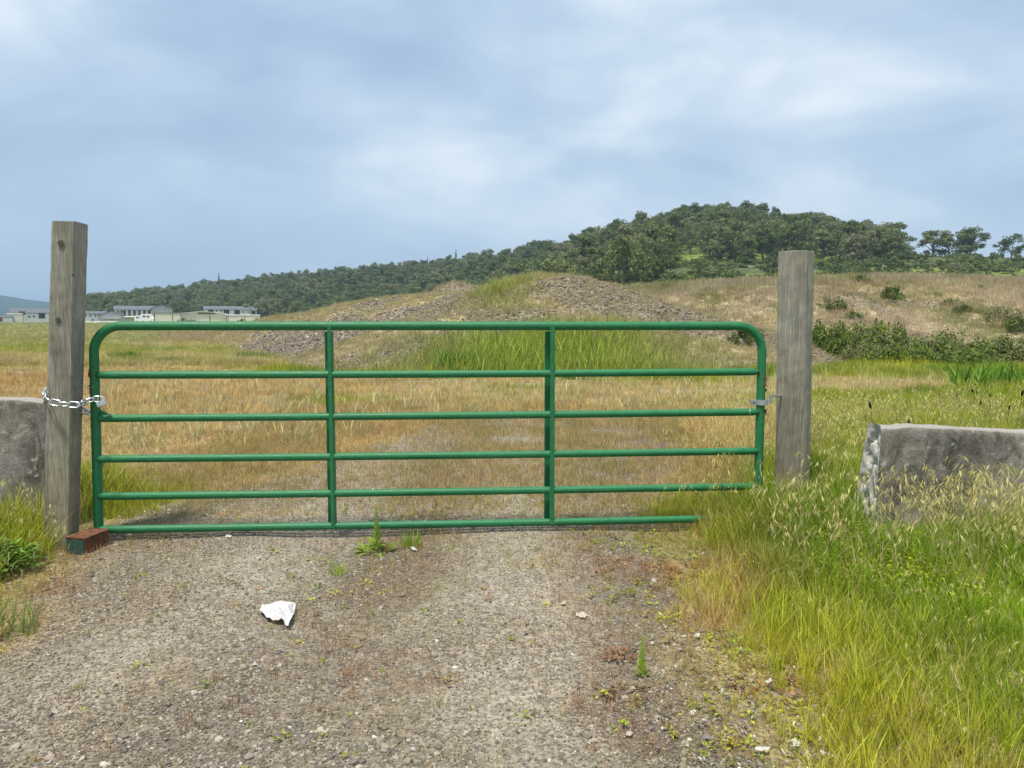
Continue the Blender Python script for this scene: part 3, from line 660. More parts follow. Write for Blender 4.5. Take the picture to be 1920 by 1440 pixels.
# 6 field beyond the gate: short dry grass
n = 95000; u = RNG.uniform(size=n); y = 5.0 + 21 * u ** 1.35; x = RNG.uniform(-1, 1, n) * (y + 1.6) * .84; k = (TH(x, y) < g(x, y) + .05) & (RNG.uniform(size=n) > drive(x, y) * .88) & free(x, y); k &= (vn(x, y, .5, 34) + .5 * vn(x, y, 1.9, 35) > .38); x, y = x[k], y[k]
G = greenness(x, y); h = (.08 + .09 * fbm(x, y, 1.2, 36) + .15 * ss(.45, .9, G)) * (.8 + .025 * y) * (.55 + .45 * ss(6, 10, y)) * (.6 + .4 * ss(2, 0, np.abs(x - .5) - 3) * 0 + .4 * ss(.2, .8, fbm(x, y, 1.7, 38)))
scatter('field_grass', 'fine_tuft', onz(x, y), h * RNG.uniform(.6, 1.35, len(x)), jit(plantcol(x, y), .13), 'short dry orange and straw grass filling the field beyond the gate', 'grass', tilt=.15)
x, y = rnd_xy(2600, -9, 11, 8, 21); k = (TH(x, y) < g(x, y) + .1) & (drive(x, y) < .3); x, y = x[k], y[k]; c = lerp((.60, .52, .30), (.50, .50, .22), vn(x, y, 2, 37))
scatter('seed_stalks', 'sprig', onz(x, y), RNG.uniform(.16, .36, len(x)), jit(c, .12), 'pale upright seed stalks standing above the dry field grass', 'grass', tilt=.05)
# 7 far field
n = 34000; y = 24 + 190 * RNG.uniform(size=n) ** 2.0; x = RNG.uniform(-1, .35, n) * (y + 2) * .82; k = TH(x, y) < g(x, y) + .05; x, y = x[k], y[k]
scatter('far_field_grass', 'far_tuft', onz(x, y), (.22 + .0012 * y) * RNG.uniform(.6, 1.3, len(x)), jit(lerp(plantcol(x, y), (.40, .36, .16), .3), .14), 'olive and straw grass of the far field at left', 'grass')
# 8 grass on mound, ridge and bank
n = 130000; x = RNG.uniform(-30, 38, n); y = RNG.uniform(18, 58, n); k = view_ok(x, y, .03) & (TH(x, y) > g(x, y) + .0); x, y = x[k], y[k]; wh = which(x, y); k = (wh >= 1) & (wh <= 4); x, y, wh = x[k], y[k], wh[k]
n2 = fbm(x, y, 2.2, 101); dens = np.where(wh == 1, 1 - .40 * ss(.35, .62, n2 + .22 * ss(.8, 3.2, x) * ss(21, 25, y) - .20 * ss(24, 20, y)), np.where(wh == 2, 1 - .90 * ss(.34, .54, n2 + .55 * ss(36, 31, y) - .12), np.where(wh == 3, .2, 1 - .6 * ss(.58, .74, n2))))
k = RNG.uniform(size=len(x)) < dens; x, y, wh = x[k], y[k], wh[k]
gA = (wh == 1) * np.clip(1.1 * ss(23.6, 21.6, y + 1.5 * (vn(x, y, 1.1, 107) - .5)) * np.exp(-((x - .9) / 4.2) ** 2) + .7 * np.exp(-((x + .3) / 1.3) ** 2 - ((y - 27) / 2.2) ** 2), 0, 1)
c = lerp(lerp((.50, .41, .235), (.38, .355, .16), vn(x, y, 1.5, 104)), (.34, .42, .06), gA)
c = lerp(c, (.54, .44, .31), (wh == 4) * .9 * vn(x, y, 3, 105) + (wh == 4) * .15); c = lerp(c, (.28, .31, .09), (wh == 4) * ss(.52, .68, fbm(x, y, 2.5, 106)) * .65); c = c * np.where(wh == 4, .62 + .62 * fbm(x, y * .5, 1.5, 108), 1.)[..., None]
h = (np.where(wh == 4, .27, .17) + .42 * gA) * (1 + .6 * ss(34, 48, y))
scatter('mound_grass', 'far_tuft', onz(x, y), h * RNG.uniform(.5, 1.3, len(x)), jit(c, .13), 'straw and green grass growing over the mound, ridge and bank', 'grass', tilt=.2)
# 9 rubble on them
n = 290000; x = RNG.uniform(-30, 30, n); y = RNG.uniform(19, 56, n); k = view_ok(x, y, .02); x, y = x[k], y[k]; wh = which(x, y); k = (wh >= 1) & (wh <= 4); x, y, wh = x[k], y[k], wh[k]; n2 = fbm(x, y, 2.2, 101)
dens = np.where(wh == 1, .10 + .9 * ss(.35, .62, n2 + .22 * ss(.8, 3.2, x) * ss(21, 25, y) - .20 * ss(24, 20, y)), np.where(wh == 2, .08 + .92 * ss(.34, .54, n2 + .55 * ss(36, 31, y) - .12), np.where(wh == 3, 1, .22 * ss(.58, .74, n2))))
k = RNG.uniform(size=len(x)) < dens; x, y, wh = x[k], y[k], wh[k]
s = .04 + .13 * RNG.uniform(size=len(x)) ** 3.5; c = lerp((.12, .10, .08), (.38, .325, .26), RNG.uniform(size=len(x)) ** 1.5); c = lerp(c, (.66, .60, .50), (RNG.uniform(size=len(x)) > .985) * 1.); c = lerp(c, (.30, .21, .13), (wh == 1) * .12)
scatter('rubble_stones', 'stone', onz(x, y, .01), s, jit(c, .1), 'broken brown rubble covering the mound and ridge slopes', 'rubble', tilt=.6)
# 10 dark dead flower stalks right of the post
x, y = rnd_xy(11, 2.8, 5.5, 5.6, 9.5); scatter('dead_stalks', 'stalk', onz(x, y), RNG.uniform(.45, .62, len(x)), np.tile([[.05, .035, .03]], (len(x), 1)), 'dark dead seed stalks standing in the grass right of the right post', 'weeds')
# 11 leaf litter at the foot of the verge
hidden_collection('litter', [leafy(3, .6, .2, 1.0, 160 + i, up=.05, aspect=.5) for i in range(4)])
x, y = rnd_xy(900, .35, 1.25, 1.7, 3.6); k = RNG.uniform(size=len(x)) < ss(.3, .8, x) * ss(3.6, 2.2, y); x, y = x[k], y[k]
scatter('leaf_litter', 'litter', onz(x, y, .015), RNG.uniform(.012, .028, len(x)), jit(np.tile([[.45, .42, .37]], (len(x), 1)), .2), 'pale dry leaf scraps on dark soil at lower right of the gravel', 'leaf litter', tilt=.4)

# ------------------------------------------------------------------ posts
def post(name, pxs, ytop, pxs_b, yb, Ys, label, knots, extra):
    """outline given by its visible corners at top and near the foot; the back is the mirror of the front"""
    top = [at(p, q, Y) for p, q, Y in zip(pxs, ytop, Ys)]; zt = sum(p.z for p in top) / len(top)
    bot = [at(p, yb, Y) for p, Y in zip(pxs_b, Ys)]; zb0 = sum(p.z for p in bot) / len(bot)
    ex = Vector((top[0].x + top[-1].x, top[0].y + top[-1].y, 0)).normalized() * extra
    ct = Vector(((top[0].x + top[-1].x) / 2, (top[0].y + top[-1].y) / 2, zt)) + ex; cb = Vector(((bot[0].x + bot[-1].x) / 2, (bot[0].y + bot[-1].y) / 2, zb0)) + ex
    def ring(z):
        t = (z - zb0) / (zt - zb0); P_ = [Vector((*(bot[i].xy * (1 - t) + top[i].xy * t), z)) for i in range(len(top))]; c_ = cb * (1 - t) + ct * t
        full = P_ + [Vector((2 * c_.x - p.x, 2 * c_.y - p.y, z)) for p in P_]
        if extra == 0: full = P_ + [Vector((2 * c_.x - p.x, 2 * c_.y - p.y, z)) for p in P_[1:-1]]
        return full, c_
    root = empty(name, (cb.x, cb.y, 0)); tag(root, label, 'post')
    bm = bmesh.new(); rings = []; zs = list(np.linspace(-.15, zt - .004, 40)) + [zt]
    rg = random.Random(len(pxs) * 7)
    for z in zs:
        R_, c_ = ring(z); k_ = len(R_); wob = .0022
        sh = 1 if z < zt else .985
        pts = []
        for i in range(k_):       # small round on every corner
            a, b, c2 = R_[i - 1], R_[i], R_[(i + 1) % k_]
            for t_ in (-.05, .05):
                q = b.lerp(a, -t_) if t_ < 0 else b.lerp(c2, t_)
                q = q.lerp((a + c2) / 2, .012 if abs(t_) < .05 else 0)
                q = c_ + (q - c_) * sh; pts.append(bm.verts.new((q.x + rg.uniform(-wob, wob) * .5, q.y + rg.uniform(-wob, wob) * .5, z)))
        rings.append(pts)
    for a, b in zip(rings, rings[1:]):
        for i in range(len(a)): bm.faces.new((a[i], a[(i + 1) % len(a)], b[(i + 1) % len(a)], b[i]))
    bm.faces.new(rings[-1]); bmesh.ops.recalc_face_normals(bm, faces=bm.faces)
    me = bpy.data.meshes.new(name); bm.to_mesh(me); bm.free(); link('timber', me, M['post'], root, smooth=False)
    for (kx, ky, kr, kY, nx) in knots:
        p = at(kx, ky, kY); d = Vector((nx, -1, 0)).normalized(); u = Vector((0, 0, 1)).cross(d).normalized()
        kb = MB(); ringp = [p + (u * math.cos(a) + Vector((0, 0, 1)) * math.sin(a) * 1.15) * kr for a in np.linspace(0, 6.283, 15)[:-1]]
        kb.tube(ringp, kr * .14, 6, closed=True); ko = kb.build('knot', M['knotrim'], root, smooth=True)
        kb = MB(); kb.tube([p + d * .004, p - d * .01], [kr * .75, kr * .75], 12); kc = kb.build('knot', M['knot'], root)
    return root
post('wooden_post', (97, 140, 165), (413, 415, 421), (84, 131, 152), 880, (4.33, 4.35, 4.50), 'tall grey wooden post with a knot near its top, left of the gate', [(114, 456, .017, 4.335, .2), (109, 600, .015, 4.335, .2), (137, 515, .008, 4.35, .2)], .06)
rp = post('wooden_post', (1459.5, 1484, 1513, 1527), (473, 470, 469, 470), (1452, 1478, 1506, 1517), 960, (4.90, 4.82, 4.82, 4.86), 'weathered faceted wooden post right of the gate, carrying its hinges', [(1512, 632, .008, 4.835, .1), (1503, 806, .009, 4.835, .1)], .07)

# ------------------------------------------------------------------ gate
YL, YR = 4.50, 4.78
def gy(px): return YL + (YR - YL) * (at(px, 800, 4.6).x - at(178, 800, 4.5).x) / (at(1430, 800, 4.78).x - at(178, 800, 4.5).x)
def gp(px, py, dy=0): Y = gy(px); q = at(px, py, Y); q.y += dy; return q
gate = empty('pipe_gate', (-2.5, YL, .09)); tag(gate, 'green tubular steel farm gate with six rails chained shut across the drive', 'gate')
def arc(px0, sgn):
    return []
tl = gp(174, 611); tr = gp(1430, 611); bl = gp(185, 989); br = gp(1420, 968)
gx = (tr - tl); gx.z = 0; gx.normalize(); RB = .165
fr = MB(); path = [bl - Vector((0, 0, .0))]
def lerp3(a, b, t): return a + (b - a) * t
cL = tl + gx * RB - Vector((0, 0, RB)); cR = tr - gx * RB - Vector((0, 0, RB))
path += [lerp3(bl, cL - gx * RB, t) for t in np.linspace(.05, 1, 14)]
path += [cL + (-gx * math.cos(a) + Vector((0, 0, 1)) * math.sin(a)) * RB for a in np.linspace(0, math.pi / 2, 12)[1:]]
path += [lerp3(cL + Vector((0, 0, RB)), cR + Vector((0, 0, RB)), t) for t in np.linspace(0, 1, 30)[1:]]
path += [cR + (gx * math.sin(a) + Vector((0, 0, 1)) * math.cos(a)) * RB for a in np.linspace(0, math.pi / 2, 12)[1:]]
path += [lerp3(cR + gx * RB, br, t) for t in np.linspace(0, 1, 14)[1:]]
fr.tube(path, .0275, 20); fr.build('outer_frame', M['paint'], gate, smooth=True)
for i, (yl, yr) in enumerate(((703, 697), (784, 772), (860, 845), (930, 911), (992, 970))):
    a = gp(180, yl, -.012); b = gp(1423, yr, -.012); d = (b - a).normalized(); r = .0232
    rl = MB(); rl.tube([a, a + d * .010, a + d * .028, a + d * .045] + [lerp3(a, b, t) + Vector((0, 0, -.004 * math.sin(math.pi * t))) for t in np.linspace(.05, .95, 24)] + [b - d * .045, b - d * .028, b - d * .010, b], [.006, .013, .020, r] + [r] * 24 + [r, .020, .013, .006], 18)
    rl.build('rail', M['paint'], gate, smooth=True)
    for q, dd in ((a, d), (b, -d)):      # rusty weld bead where the rail meets the upright
        wb = MB(); wb.tube([q + dd * .004 + Vector((0, -.012, 0)) * 0, q + dd * .012], [.0125, .0165], 14); wb.build('weld', M['rust'], gate, smooth=True)
for bx in (617, 1033):
    c = gp(bx, 611); zt = gp(bx, 611).z - .001; zb = gp(bx, 984 if bx < 900 else 977).z - .012; hgt = zt - zb
    R3 = Matrix((( gx.x, -gx.y, 0), (gx.y, gx.x, 0), (0, 0, 1)))
    br_ = MB(); cz = (zt + zb) / 2 + .0; wd = .022 if bx < 900 else .028
    br_.box(Vector((c.x, c.y - .037, cz)) + gx * .008, (wd, .004, hgt), R3)                      # front flange
    br_.box(Vector((c.x, c.y + .001, cz - .012)) + gx * (.008 + wd / 2 - .002), (.004, .072, hgt - .045), R3)   # web
    br_.box(Vector((c.x, c.y + .034, cz - .012)) + gx * -.012, (.05, .004, hgt - .045), R3)          # back flange
    br_.build('brace', M['paint'], gate, bevel=.0008)
# latch bracket: triangular gusset where the chain sits
p0, p1, p2 = gp(188, 768, -.004), gp(209, 778, -.004), gp(188, 782, -.004)
lb = MB(); lb.prism([p0, p1, p2], 0, [p0 + Vector((0, .006, 0)), p1 + Vector((0, .006, 0)), p2 + Vector((0, .006, 0))]); lb.build('chain_bracket', M['paint'], gate)
def rust_patch(px, py, hpx):
    p = gp(px, py); n = MB(); n.tube([p + Vector((0, 0, -hpx / 2 * .0034)), p + Vector((0, 0, hpx / 2 * .0034))], .0279, 20, cap=False)
    me = n.mesh(); bm = bmesh.new(); bm.from_mesh(me)
    bmesh.ops.subdivide_edges(bm, edges=[e for e in bm.edges if abs(e.verts[0].co.z - e.verts[1].co.z) > .001], cuts=9)
    kill = [f for f in bm.faces if float(vn(f.calc_center_median().x * 3, f.calc_center_median().z, .025, int(px))) + float(vn(f.calc_center_median().x, f.calc_center_median().z * 2, .011, 9)) * .5 < .78]
    bmesh.ops.delete(bm, geom=kill, context='FACES'); me2 = bpy.data.meshes.new('r'); bm.to_mesh(me2); bm.free(); tag(link('rust_patch', me2, M['rust'], gate), kind='stuff')
rust_patch(1430, 713, 22); rust_patch(1429, 771, 14); rust_patch(176, 724, 26); rust_patch(175, 700, 14)
for px, py, rad in ((793, 611, .0275), (1272, 611, .0275), (362, 611, .0275), (431, 858, .0232), (1402, 772, .0232), (700, 919, .0232)):
    p = gp(px, py, -.012 if py > 620 else 0); sc2 = MB(); n0 = 0; R_ = rad + .0007
    for j in range(7):
        a = math.radians(-50 + 20 * j)
        for dx_ in (-.0016, .0016): sc2.v.append((p.x + dx_ * (1 + .6 * math.sin(j * 2.)) + .0012 * j, p.y - R_ * math.cos(a), p.z + R_ * math.sin(a)))
    for j in range(6): sc2.f.append((2 * j, 2 * j + 1, 2 * j + 3, 2 * j + 2))
    sc2.build('paint_scuff', M['scuff'], gate)
# upper and lower hinge clamps on the gate, bolts in the post
for (cy_, by_) in ((754, 742), (937, 940)):
    c = gp(1428, cy_); cl = MB()
    ringp = [c + Vector((math.cos(a) * .034, math.sin(a) * .034, 0)) for a in np.linspace(math.pi * .98, -math.pi * .98, 18)]
    n0 = len(cl.v)
    for p in ringp:
        for dz in (-.017, .017):
            for k_ in (1., 1.14): q = c + (p - c) * k_; cl.v.append((q.x, q.y, q.z + dz))
    for i in range(17):
        a = n0 + i * 4; b = a + 4
        for u_, v_ in ((0, 1), (1, 3), (3, 2), (2, 0)): cl.f.append((a + u_, a + v_, b + v_, b + u_))
    cl.box(c + Vector((-.050, -.008, 0)), (.045, .006, .034)); cl.box(c + Vector((-.050, .008, 0)), (.045, .006, .034)); cl.box(c + Vector((.036, -.004, 0)), (.02, .03, .036))
    cl.tube([c + Vector((-.054, -.024, 0)), c + Vector((-.054, .022, 0))], .006, 8); cl.tube([c + Vector((-.054, -.024, 0)), c + Vector((-.054, -.017, 0))], .0115, 6)
    cl.build('hinge_clamp', M['galv'], gate, smooth=True)
    a = c + Vector((.048, -.006, 0)); b0 = at(1447, by_, 4.80); b1 = at(1468, by_, 4.88)
    hb = MB(); hb.tube([b0 + Vector((-.01, -.01, -.045)), b0 + Vector((-.01, -.01, .012))], .0085, 10); hb.tube([b0 + Vector((-.01, -.01, 0)), b1 + Vector((.02, .02, 0))], .0075, 10); hb.tube([b1 + Vector((-.008, -.012, 0)), b1 + Vector((.001, -.004, 0))], .016, 6)
    hb.build('hinge_bolt', M['galv'], rp, smooth=True)

# ------------------------------------------------------------------ chain and padlock
chain = empty('chain', tuple(at(135, 757, 4.27))); tag(chain, 'bright zinc chain wrapped round the left post and the gate upright', 'chain')
def link_mesh(L_=.062, W=.033, r=.0047):
    pts = []; hl = (L_ - W) / 2
    for a in np.linspace(-math.pi / 2, math.pi / 2, 7): pts.append((hl + W / 2 * math.cos(a), W / 2 * math.sin(a), 0))
    for a in np.linspace(math.pi / 2, 3 * math.pi / 2, 7): pts.append((-hl + W / 2 * math.cos(a), W / 2 * math.sin(a), 0))
    m = MB(); m.tube(pts, r, 8, closed=True); me = m.mesh('link')
    for p in me.polygons: p.use_smooth = True
    me.materials.append(M['chainm']); return me
LM = link_mesh()
def chain_path(pts, n, flip=0):
    pts = [Vector(p) for p in pts]; seg = [0]
    for a, b in zip(pts, pts[1:]): seg.append(seg[-1] + (b - a).length)
    for i in range(n):
        s = seg[-1] * (i + .5) / n; j = max(k for k in range(len(seg) - 1) if seg[k] <= s); t = (s - seg[j]) / (seg[j + 1] - seg[j]); p = pts[j].lerp(pts[j + 1], t)
        d = (pts[j + 1] - pts[j]).normalized(); up = Vector((0, 0, 1)) if abs(d.z) < .8 else Vector((0, -1, 0)); u = d.cross(up).normalized(); v = u.cross(d)
        ang = math.radians(25 + 65 * ((i + flip) % 2) + 20); a = u * math.cos(ang) + v * math.sin(ang); b = d.cross(a)
        o = bpy.data.objects.new('link', LM); COL.objects.link(o); o.parent = chain
        mt = Matrix((( d.x, a.x, b.x), (d.y, a.y, b.y), (d.z, a.z, b.z))).to_4x4(); mt.translation = p - chain.location; o.matrix_local = mt
q = lambda px, py, Y: tuple(at(px, py, Y))
chain_path([q(93, 748, 4.46), q(84, 738, 4.36), q(84, 745, 4.29), q(95, 753, 4.27), q(115, 758, 4.27), q(138, 759, 4.28), q(152, 757, 4.33), q(164, 752, 4.42), q(178, 748, 4.44), q(193, 749, 4.45)], 12)
chain_path([q(150, 768, 4.50), q(160, 772, 4.50), q(170, 774, 4.54)], 3, 1)
hk = MB(); hk.tube([q(84, 742, 4.34), q(83, 735, 4.34), q(85, 729, 4.35), q(88, 726, 4.36)], [.006, .007, .006, .004], 8); hk.build('hook', M['chainm'], chain, smooth=True)
pl = empty('padlock', q(189, 757, 4.43)); tag(pl, 'small silver padlock joining the chain at the left end of the gate', 'padlock')
c = at(190, 757, 4.43); Rm = Matrix.Rotation(math.radians(-18), 3, 'Y') @ Matrix.Rotation(math.radians(20), 3, 'Z')
b = MB(); b.box(c, (.05, .024, .034), Rm); b.build('body', M['galv'], pl, bevel=.004)
b = MB(); b.tube([c + Vector((-.016, 0, .012)), c + Vector((-.022, 0, .034)), c + Vector((-.008, 0, .046)), c + Vector((.01, 0, .036)), c + Vector((.012, 0, .012))], .004, 8); b.build('shackle', M['chainm'], pl, smooth=True)

# ------------------------------------------------------------------ steel block under the gate's left corner
bk = empty('steel_block', (-2.55, 4.33, 0)); tag(bk, 'rusty steel block with a dark green end under the left gate corner', 'steel block')
f0 = at(125, 1043, 4.27); f1 = at(160, 1046, 4.24); f0.z = f1.z = -.01; dr = Vector((.035, .20, 0)); hh = .098
b = MB(); b.prism([f0, f1, f1 + dr, f0 + dr], 0, [p + Vector((0, 0, hh)) for p in (f0, f1, f1 + dr, f0 + dr)]); b.build('body', M['rust'], bk, bevel=.004)
nrm = (f1 - f0).cross(Vector((0, 0, 1))).normalized(); nrm = nrm if nrm.y < 0 else -nrm
e0, e1 = f0.lerp(f1, .04), f0.lerp(f1, .96)
b = MB(); b.prism([e0 + nrm * .001, e1 + nrm * .001, e1 + nrm * .005, e0 + nrm * .005], 0, [p + Vector((0, 0, hh - .006)) for p in (e0 + nrm * .001, e1 + nrm * .001, e1 + nrm * .005, e0 + nrm * .005)]); b.build('end_plate', M['oldgreen'], bk)
b = MB(); t0 = [f0 + nrm * .006, f1 + nrm * .006 + Vector((.006, 0, 0)), f1 + dr + Vector((.006, 0, 0)), f0 + dr]; b.prism([p + Vector((0, 0, hh + .001)) for p in t0], 0, [p + Vector((0, 0, hh + .007)) for p in t0]); b.build('top_plate', M['rust'], bk)

# ------------------------------------------------------------------ concrete barriers
def barrier(loc, length, H_, tilt, label, sgn, fo=.05, bo=.24, tw=.15):
    """jersey barrier along +x from its visible end; sgn=-1 runs to -x"""
    root = empty('concrete_barrier', loc); root.rotation_euler = (0, tilt, 0); tag(root, label, 'barrier')
    prof = [(-fo, -.12), (-fo, .07), (-fo * .45, .30), (0, H_ - .012), (.012, H_), (tw - .012, H_), (tw, H_ - .012), (tw + bo * .35, .32), (tw + bo, .09), (tw + bo, -.12)]
    fine = []
    for (a, b) in zip(prof, prof[1:]):
        k = max(1, int(math.hypot(b[0] - a[0], b[1] - a[1]) / .02))
        for i in range(k): fine.append((a[0] + (b[0] - a[0]) * i / k, a[1] + (b[1] - a[1]) * i / k))
    fine.append(prof[-1]); nx = int(length / .03); xs_ = np.linspace(0, length, nx)
    P_ = np.array(fine); Xg, I = np.meshgrid(xs_, np.arange(len(P_)), indexing='ij'); yy_ = P_[I, 0]; zz = P_[I, 1]
    e = (fbm(Xg, zz + yy_ * 2, .22, 201) - .5) * .012 + (vn(Xg, zz * 1. + yy_, .035, 202) - .5) * .007
    chip = ss(.62, .8, vn(Xg, zz * 0, .11, 203 + sgn)) * ss(H_ - .05, H_, zz) * .02
    yc_ = tw / 2; yy2 = yc_ + (yy_ - yc_) * (1 - chip * 3) + np.where(yy_ < yc_, -e, e); zz2 = zz + (zz > H_ - .02) * e * .7 - chip
    r_, c_ = Xg.shape; V = np.stack([(Xg * sgn).ravel(), yy2.ravel(), zz2.ravel()], 1); i = np.arange(r_ * c_).reshape(r_, c_)
    Fc = np.stack([i[:-1, :-1], i[:-1, 1:], i[1:, 1:], i[1:, :-1]], -1).reshape(-1, 4)
    if sgn > 0: Fc = Fc[:, ::-1]
    Fc = Fc[:, ::-1]
    me = mesh_np('body', V, Fc); o = link('body', me, M['conc'], root, world=False)
    me.polygons.foreach_set('use_smooth', np.ones(len(me.polygons), bool))
    # visible end, broken and rough
    rows = np.linspace(0, 1, 44); cols_ = np.linspace(0, 1, 22); zr = -.12 + (H_ + .12) * rows
    fr_ = np.interp(zr, [p[1] for p in prof[:5]], [p[0] for p in prof[:5]]); bk_ = np.interp(zr, [p[1] for p in prof[5:]][::-1], [p[0] for p in prof[5:]][::-1])
    Yg = fr_[:, None] + (bk_ - fr_)[:, None] * cols_[None, :]; Zg = np.repeat(zr[:, None], 22, 1)
    rim = np.minimum(np.minimum(cols_[None, :], 1 - cols_[None, :]) * 4, 1) * np.minimum((1 - rows[:, None]) * 12, 1)
    dep = (.045 * (fbm(Yg, Zg, .07, 205) - .30) + .05 * (ss(.55, .3, vn(Yg * 1.6, Zg, .045, 206)))) * rim
    V = np.stack([(np.abs(dep) * 1. - .001).ravel() * sgn, Yg.ravel(), Zg.ravel() - .004 * (Zg.ravel() > H_ - .01)], 1); i = np.arange(44 * 22).reshape(44, 22)
    Fc = np.stack([i[:-1, :-1], i[:-1, 1:], i[1:, 1:], i[1:, :-1]], -1).reshape(-1, 4)
    me = mesh_np('broken_end', V, Fc); link('broken_end', me, M['concend'], root, world=False)
    return root
barrier((2.055, 4.2, 0), 2.9, .763, math.radians(3.0), 'stained concrete barrier with a broken white end, half buried in grass at right', 1)
barrier((-2.985, 4.72, 0), 3.0, .855, math.radians(.3), 'mossy stained concrete barrier behind the left wooden post', -1, .05, .2)

# ------------------------------------------------------------------ paper and scraps
def crumple(name, outline, Yc, amp, mat, label, cat, group=None, seed=0):
    cs = [gnd(px, py) for px, py in outline]; c = sum(cs, Vector()) / len(cs); rg = random.Random(seed)
    bm = bmesh.new(); n = 7; rings = []
    for k in range(n + 1):
        t = k / n
        if k == 0: rings.append([bm.verts.new((0, 0, .02 + amp))]); continue
        ring = []
        for i in range(len(cs) * 3):
            a = cs[i // 3].lerp(cs[(i // 3 + 1) % len(cs)], (i % 3) / 3); q = (a - c) * t; z = amp * (vn(np.array(q.x * 1.), np.array(q.y), .03, seed + 5) + .7 * vn(np.array(q.x), np.array(q.y), .012, seed) + .2)
            ring.append(bm.verts.new((q.x + (rg.uniform(-.003, .003) if k == n else 0), q.y + (rg.uniform(-.003, .003) if k == n else 0), .016 + float(z) * (1.1 - .5 * t))))
        rings.append(ring)
    m = len(rings[1])
    for i in range(m): bm.faces.new((rings[0][0], rings[1][i], rings[1][(i + 1) % m]))
    for a, b_ in zip(rings[1:], rings[2:]):
        for i in range(m): bm.faces.new((a[i], b_[i], b_[(i + 1) % m], a[(i + 1) % m]))
    r = bmesh.ops.extrude_face_region(bm, geom=bm.faces[:]); bmesh.ops.translate(bm, verts=[v for v in r['geom'] if isinstance(v, bmesh.types.BMVert)], vec=(0, 0, .0012)); bmesh.ops.recalc_face_normals(bm, faces=bm.faces)
    me = bpy.data.meshes.new(name); bm.to_mesh(me); bm.free(); o = link(name, me, mat); o.location = (c.x, c.y, c.z); tag(o, label, cat, group); return o
crumple('crumpled_paper', [(486, 1158), (492, 1150), (530, 1147), (555, 1151), (552, 1165), (546, 1178), (540, 1190), (528, 1182), (516, 1178), (500, 1176)], 0, .034, M['paper'], 'crumpled white paper lying on the gravel in front of the gate', 'paper', None, 3)
crumple('paper_scrap', [(768, 1032), (776, 1033), (783, 1040), (774, 1041)], 0, .008, M['paper'], 'tiny white scrap beside the grass tuft below the gate', 'paper scrap', None, 4)
for i, (px, py, a, lb_) in enumerate(((1090, 1163, 12, 'pale dry leaf with a stem on the gravel at centre right'), (1056, 1142, 7, 'small pale leaf scrap left of the larger leaf on the gravel'), (1225, 1215, 7, 'pale leaf beside the red weed on the gravel'), (1306, 1203, 8, 'pale leaf at the dark edge below the grass verge'),
        (1432, 1418, 17, 'large pale dry leaf on dark soil at the bottom edge'), (1486, 1408, 15, 'curled dry leaf against the grass at bottom right'), (1180, 1390, 8, 'upright pale leaf scrap near the bottom of the gravel'), (1440, 1290, 11, 'crumpled grey leaf caught at the verge edge'), (430, 1013, 8, 'flat pale chip lying below the gate at left'), (478, 1258, 7, 'pale chip of stone left below the white paper'))):
    rg = random.Random(i); pts = [(px + math.cos(t) * a * rg.uniform(.6, 1.1), py + math.sin(t) * a * .5 * rg.uniform(.5, 1.1)) for t in np.linspace(0, 6.283, 8)[:-1]]
    crumple('dry_leaf', pts, 0, .006, M['leafpale'], lb_, 'leaf', 'pale leaves and chips on the drive', 10 + i)

# ------------------------------------------------------------------ single plants near the gate
def plant(name, px, py, parts, label, cat, group=None):
    p = gnd(px, py); root = empty(name, tuple(p)); tag(root, label, cat, group)
    for nm, me in parts: o = bpy.data.objects.new(nm, me); COL.objects.link(o); o.parent = root
    return root
def scaled(me, s, sx=None): me.transform(Matrix.Diagonal((sx or s, sx or s, s, 1))); return me
def spike(rs):
    rg = np.random.default_rng(rs); V = []; Fc = []; R_ = []
    for i in range(60):
        t = i / 60; a = i * 2.4; c = np.array([0, 0, .004 + .256 * t]); d = np.array([math.cos(a), math.sin(a), .9 + t * 1.5]); d /= np.linalg.norm(d); L_ = .075 * (1 - t * .6); sd = np.cross(d, [0, 0, 1]); n0 = len(V); rv = rg.uniform()
        V += [tuple(c), tuple(c + d * L_ * .5 + sd * L_ * .22), tuple(c + d * L_), tuple(c + d * L_ * .5 - sd * L_ * .22)]; R_ += [rv] * 4; Fc += [(n0, n0 + 1, n0 + 2), (n0, n0 + 2, n0 + 3)]
    me = mesh_np('sp', V, Fc); vflt(me, 'r', R_); me.materials.append(M['weedy']); return me
plant('thistle_weed', 707, 1040, [('leaves', leafy(40, .085, .05, .085, 301, 'weedy', .35, .28)), ('stem', spike(5))], 'bright green weed with an upright leafy stem in front of the bottom rail', 'weed')
plant('grass_clump', 770, 1030, [('blades', scaled(tuft(60, 1., .5, .075, .5, 3, .6, 302, 'weedy'), .13))], 'yellow green grass clump right of the upright weed below the gate', 'grass clump')
plant('grass_clump', 633, 1082, [('blades', scaled(tuft(40, 1., .5, .075, .6, 3, .6, 303, 'weedy'), .10))], 'small yellow grass clump on the gravel left of the upright weed', 'grass clump')
plant('grass_clump', 592, 1108, [('blades', scaled(tuft(22, 1., .5, .09, .6, 3, .6, 304, 'weedy'), .065))], 'tiny yellow sprout nearest above the white paper', 'grass clump')
plant('dock_weed', -8, 1075, [('leaves', leafy(700, .20, .17, .05, 305, 'weed', .3, .5))], 'dark green leafy weed at the left edge of the gravel', 'weed')
plant('dock_weed', -80, 1060, [('leaves', leafy(600, .28, .22, .06, 306, 'weed', .3, .5))], 'leafy green weed beyond the left edge beside the barrier', 'weed')
plant('grass_clump', 18, 1190, [('blades', scaled(tuft(60, 1., .6, .05, .6, 3, .6, 307, 'weedy'), .20))], 'yellow grass clump at the left edge below the leafy weed', 'grass clump')
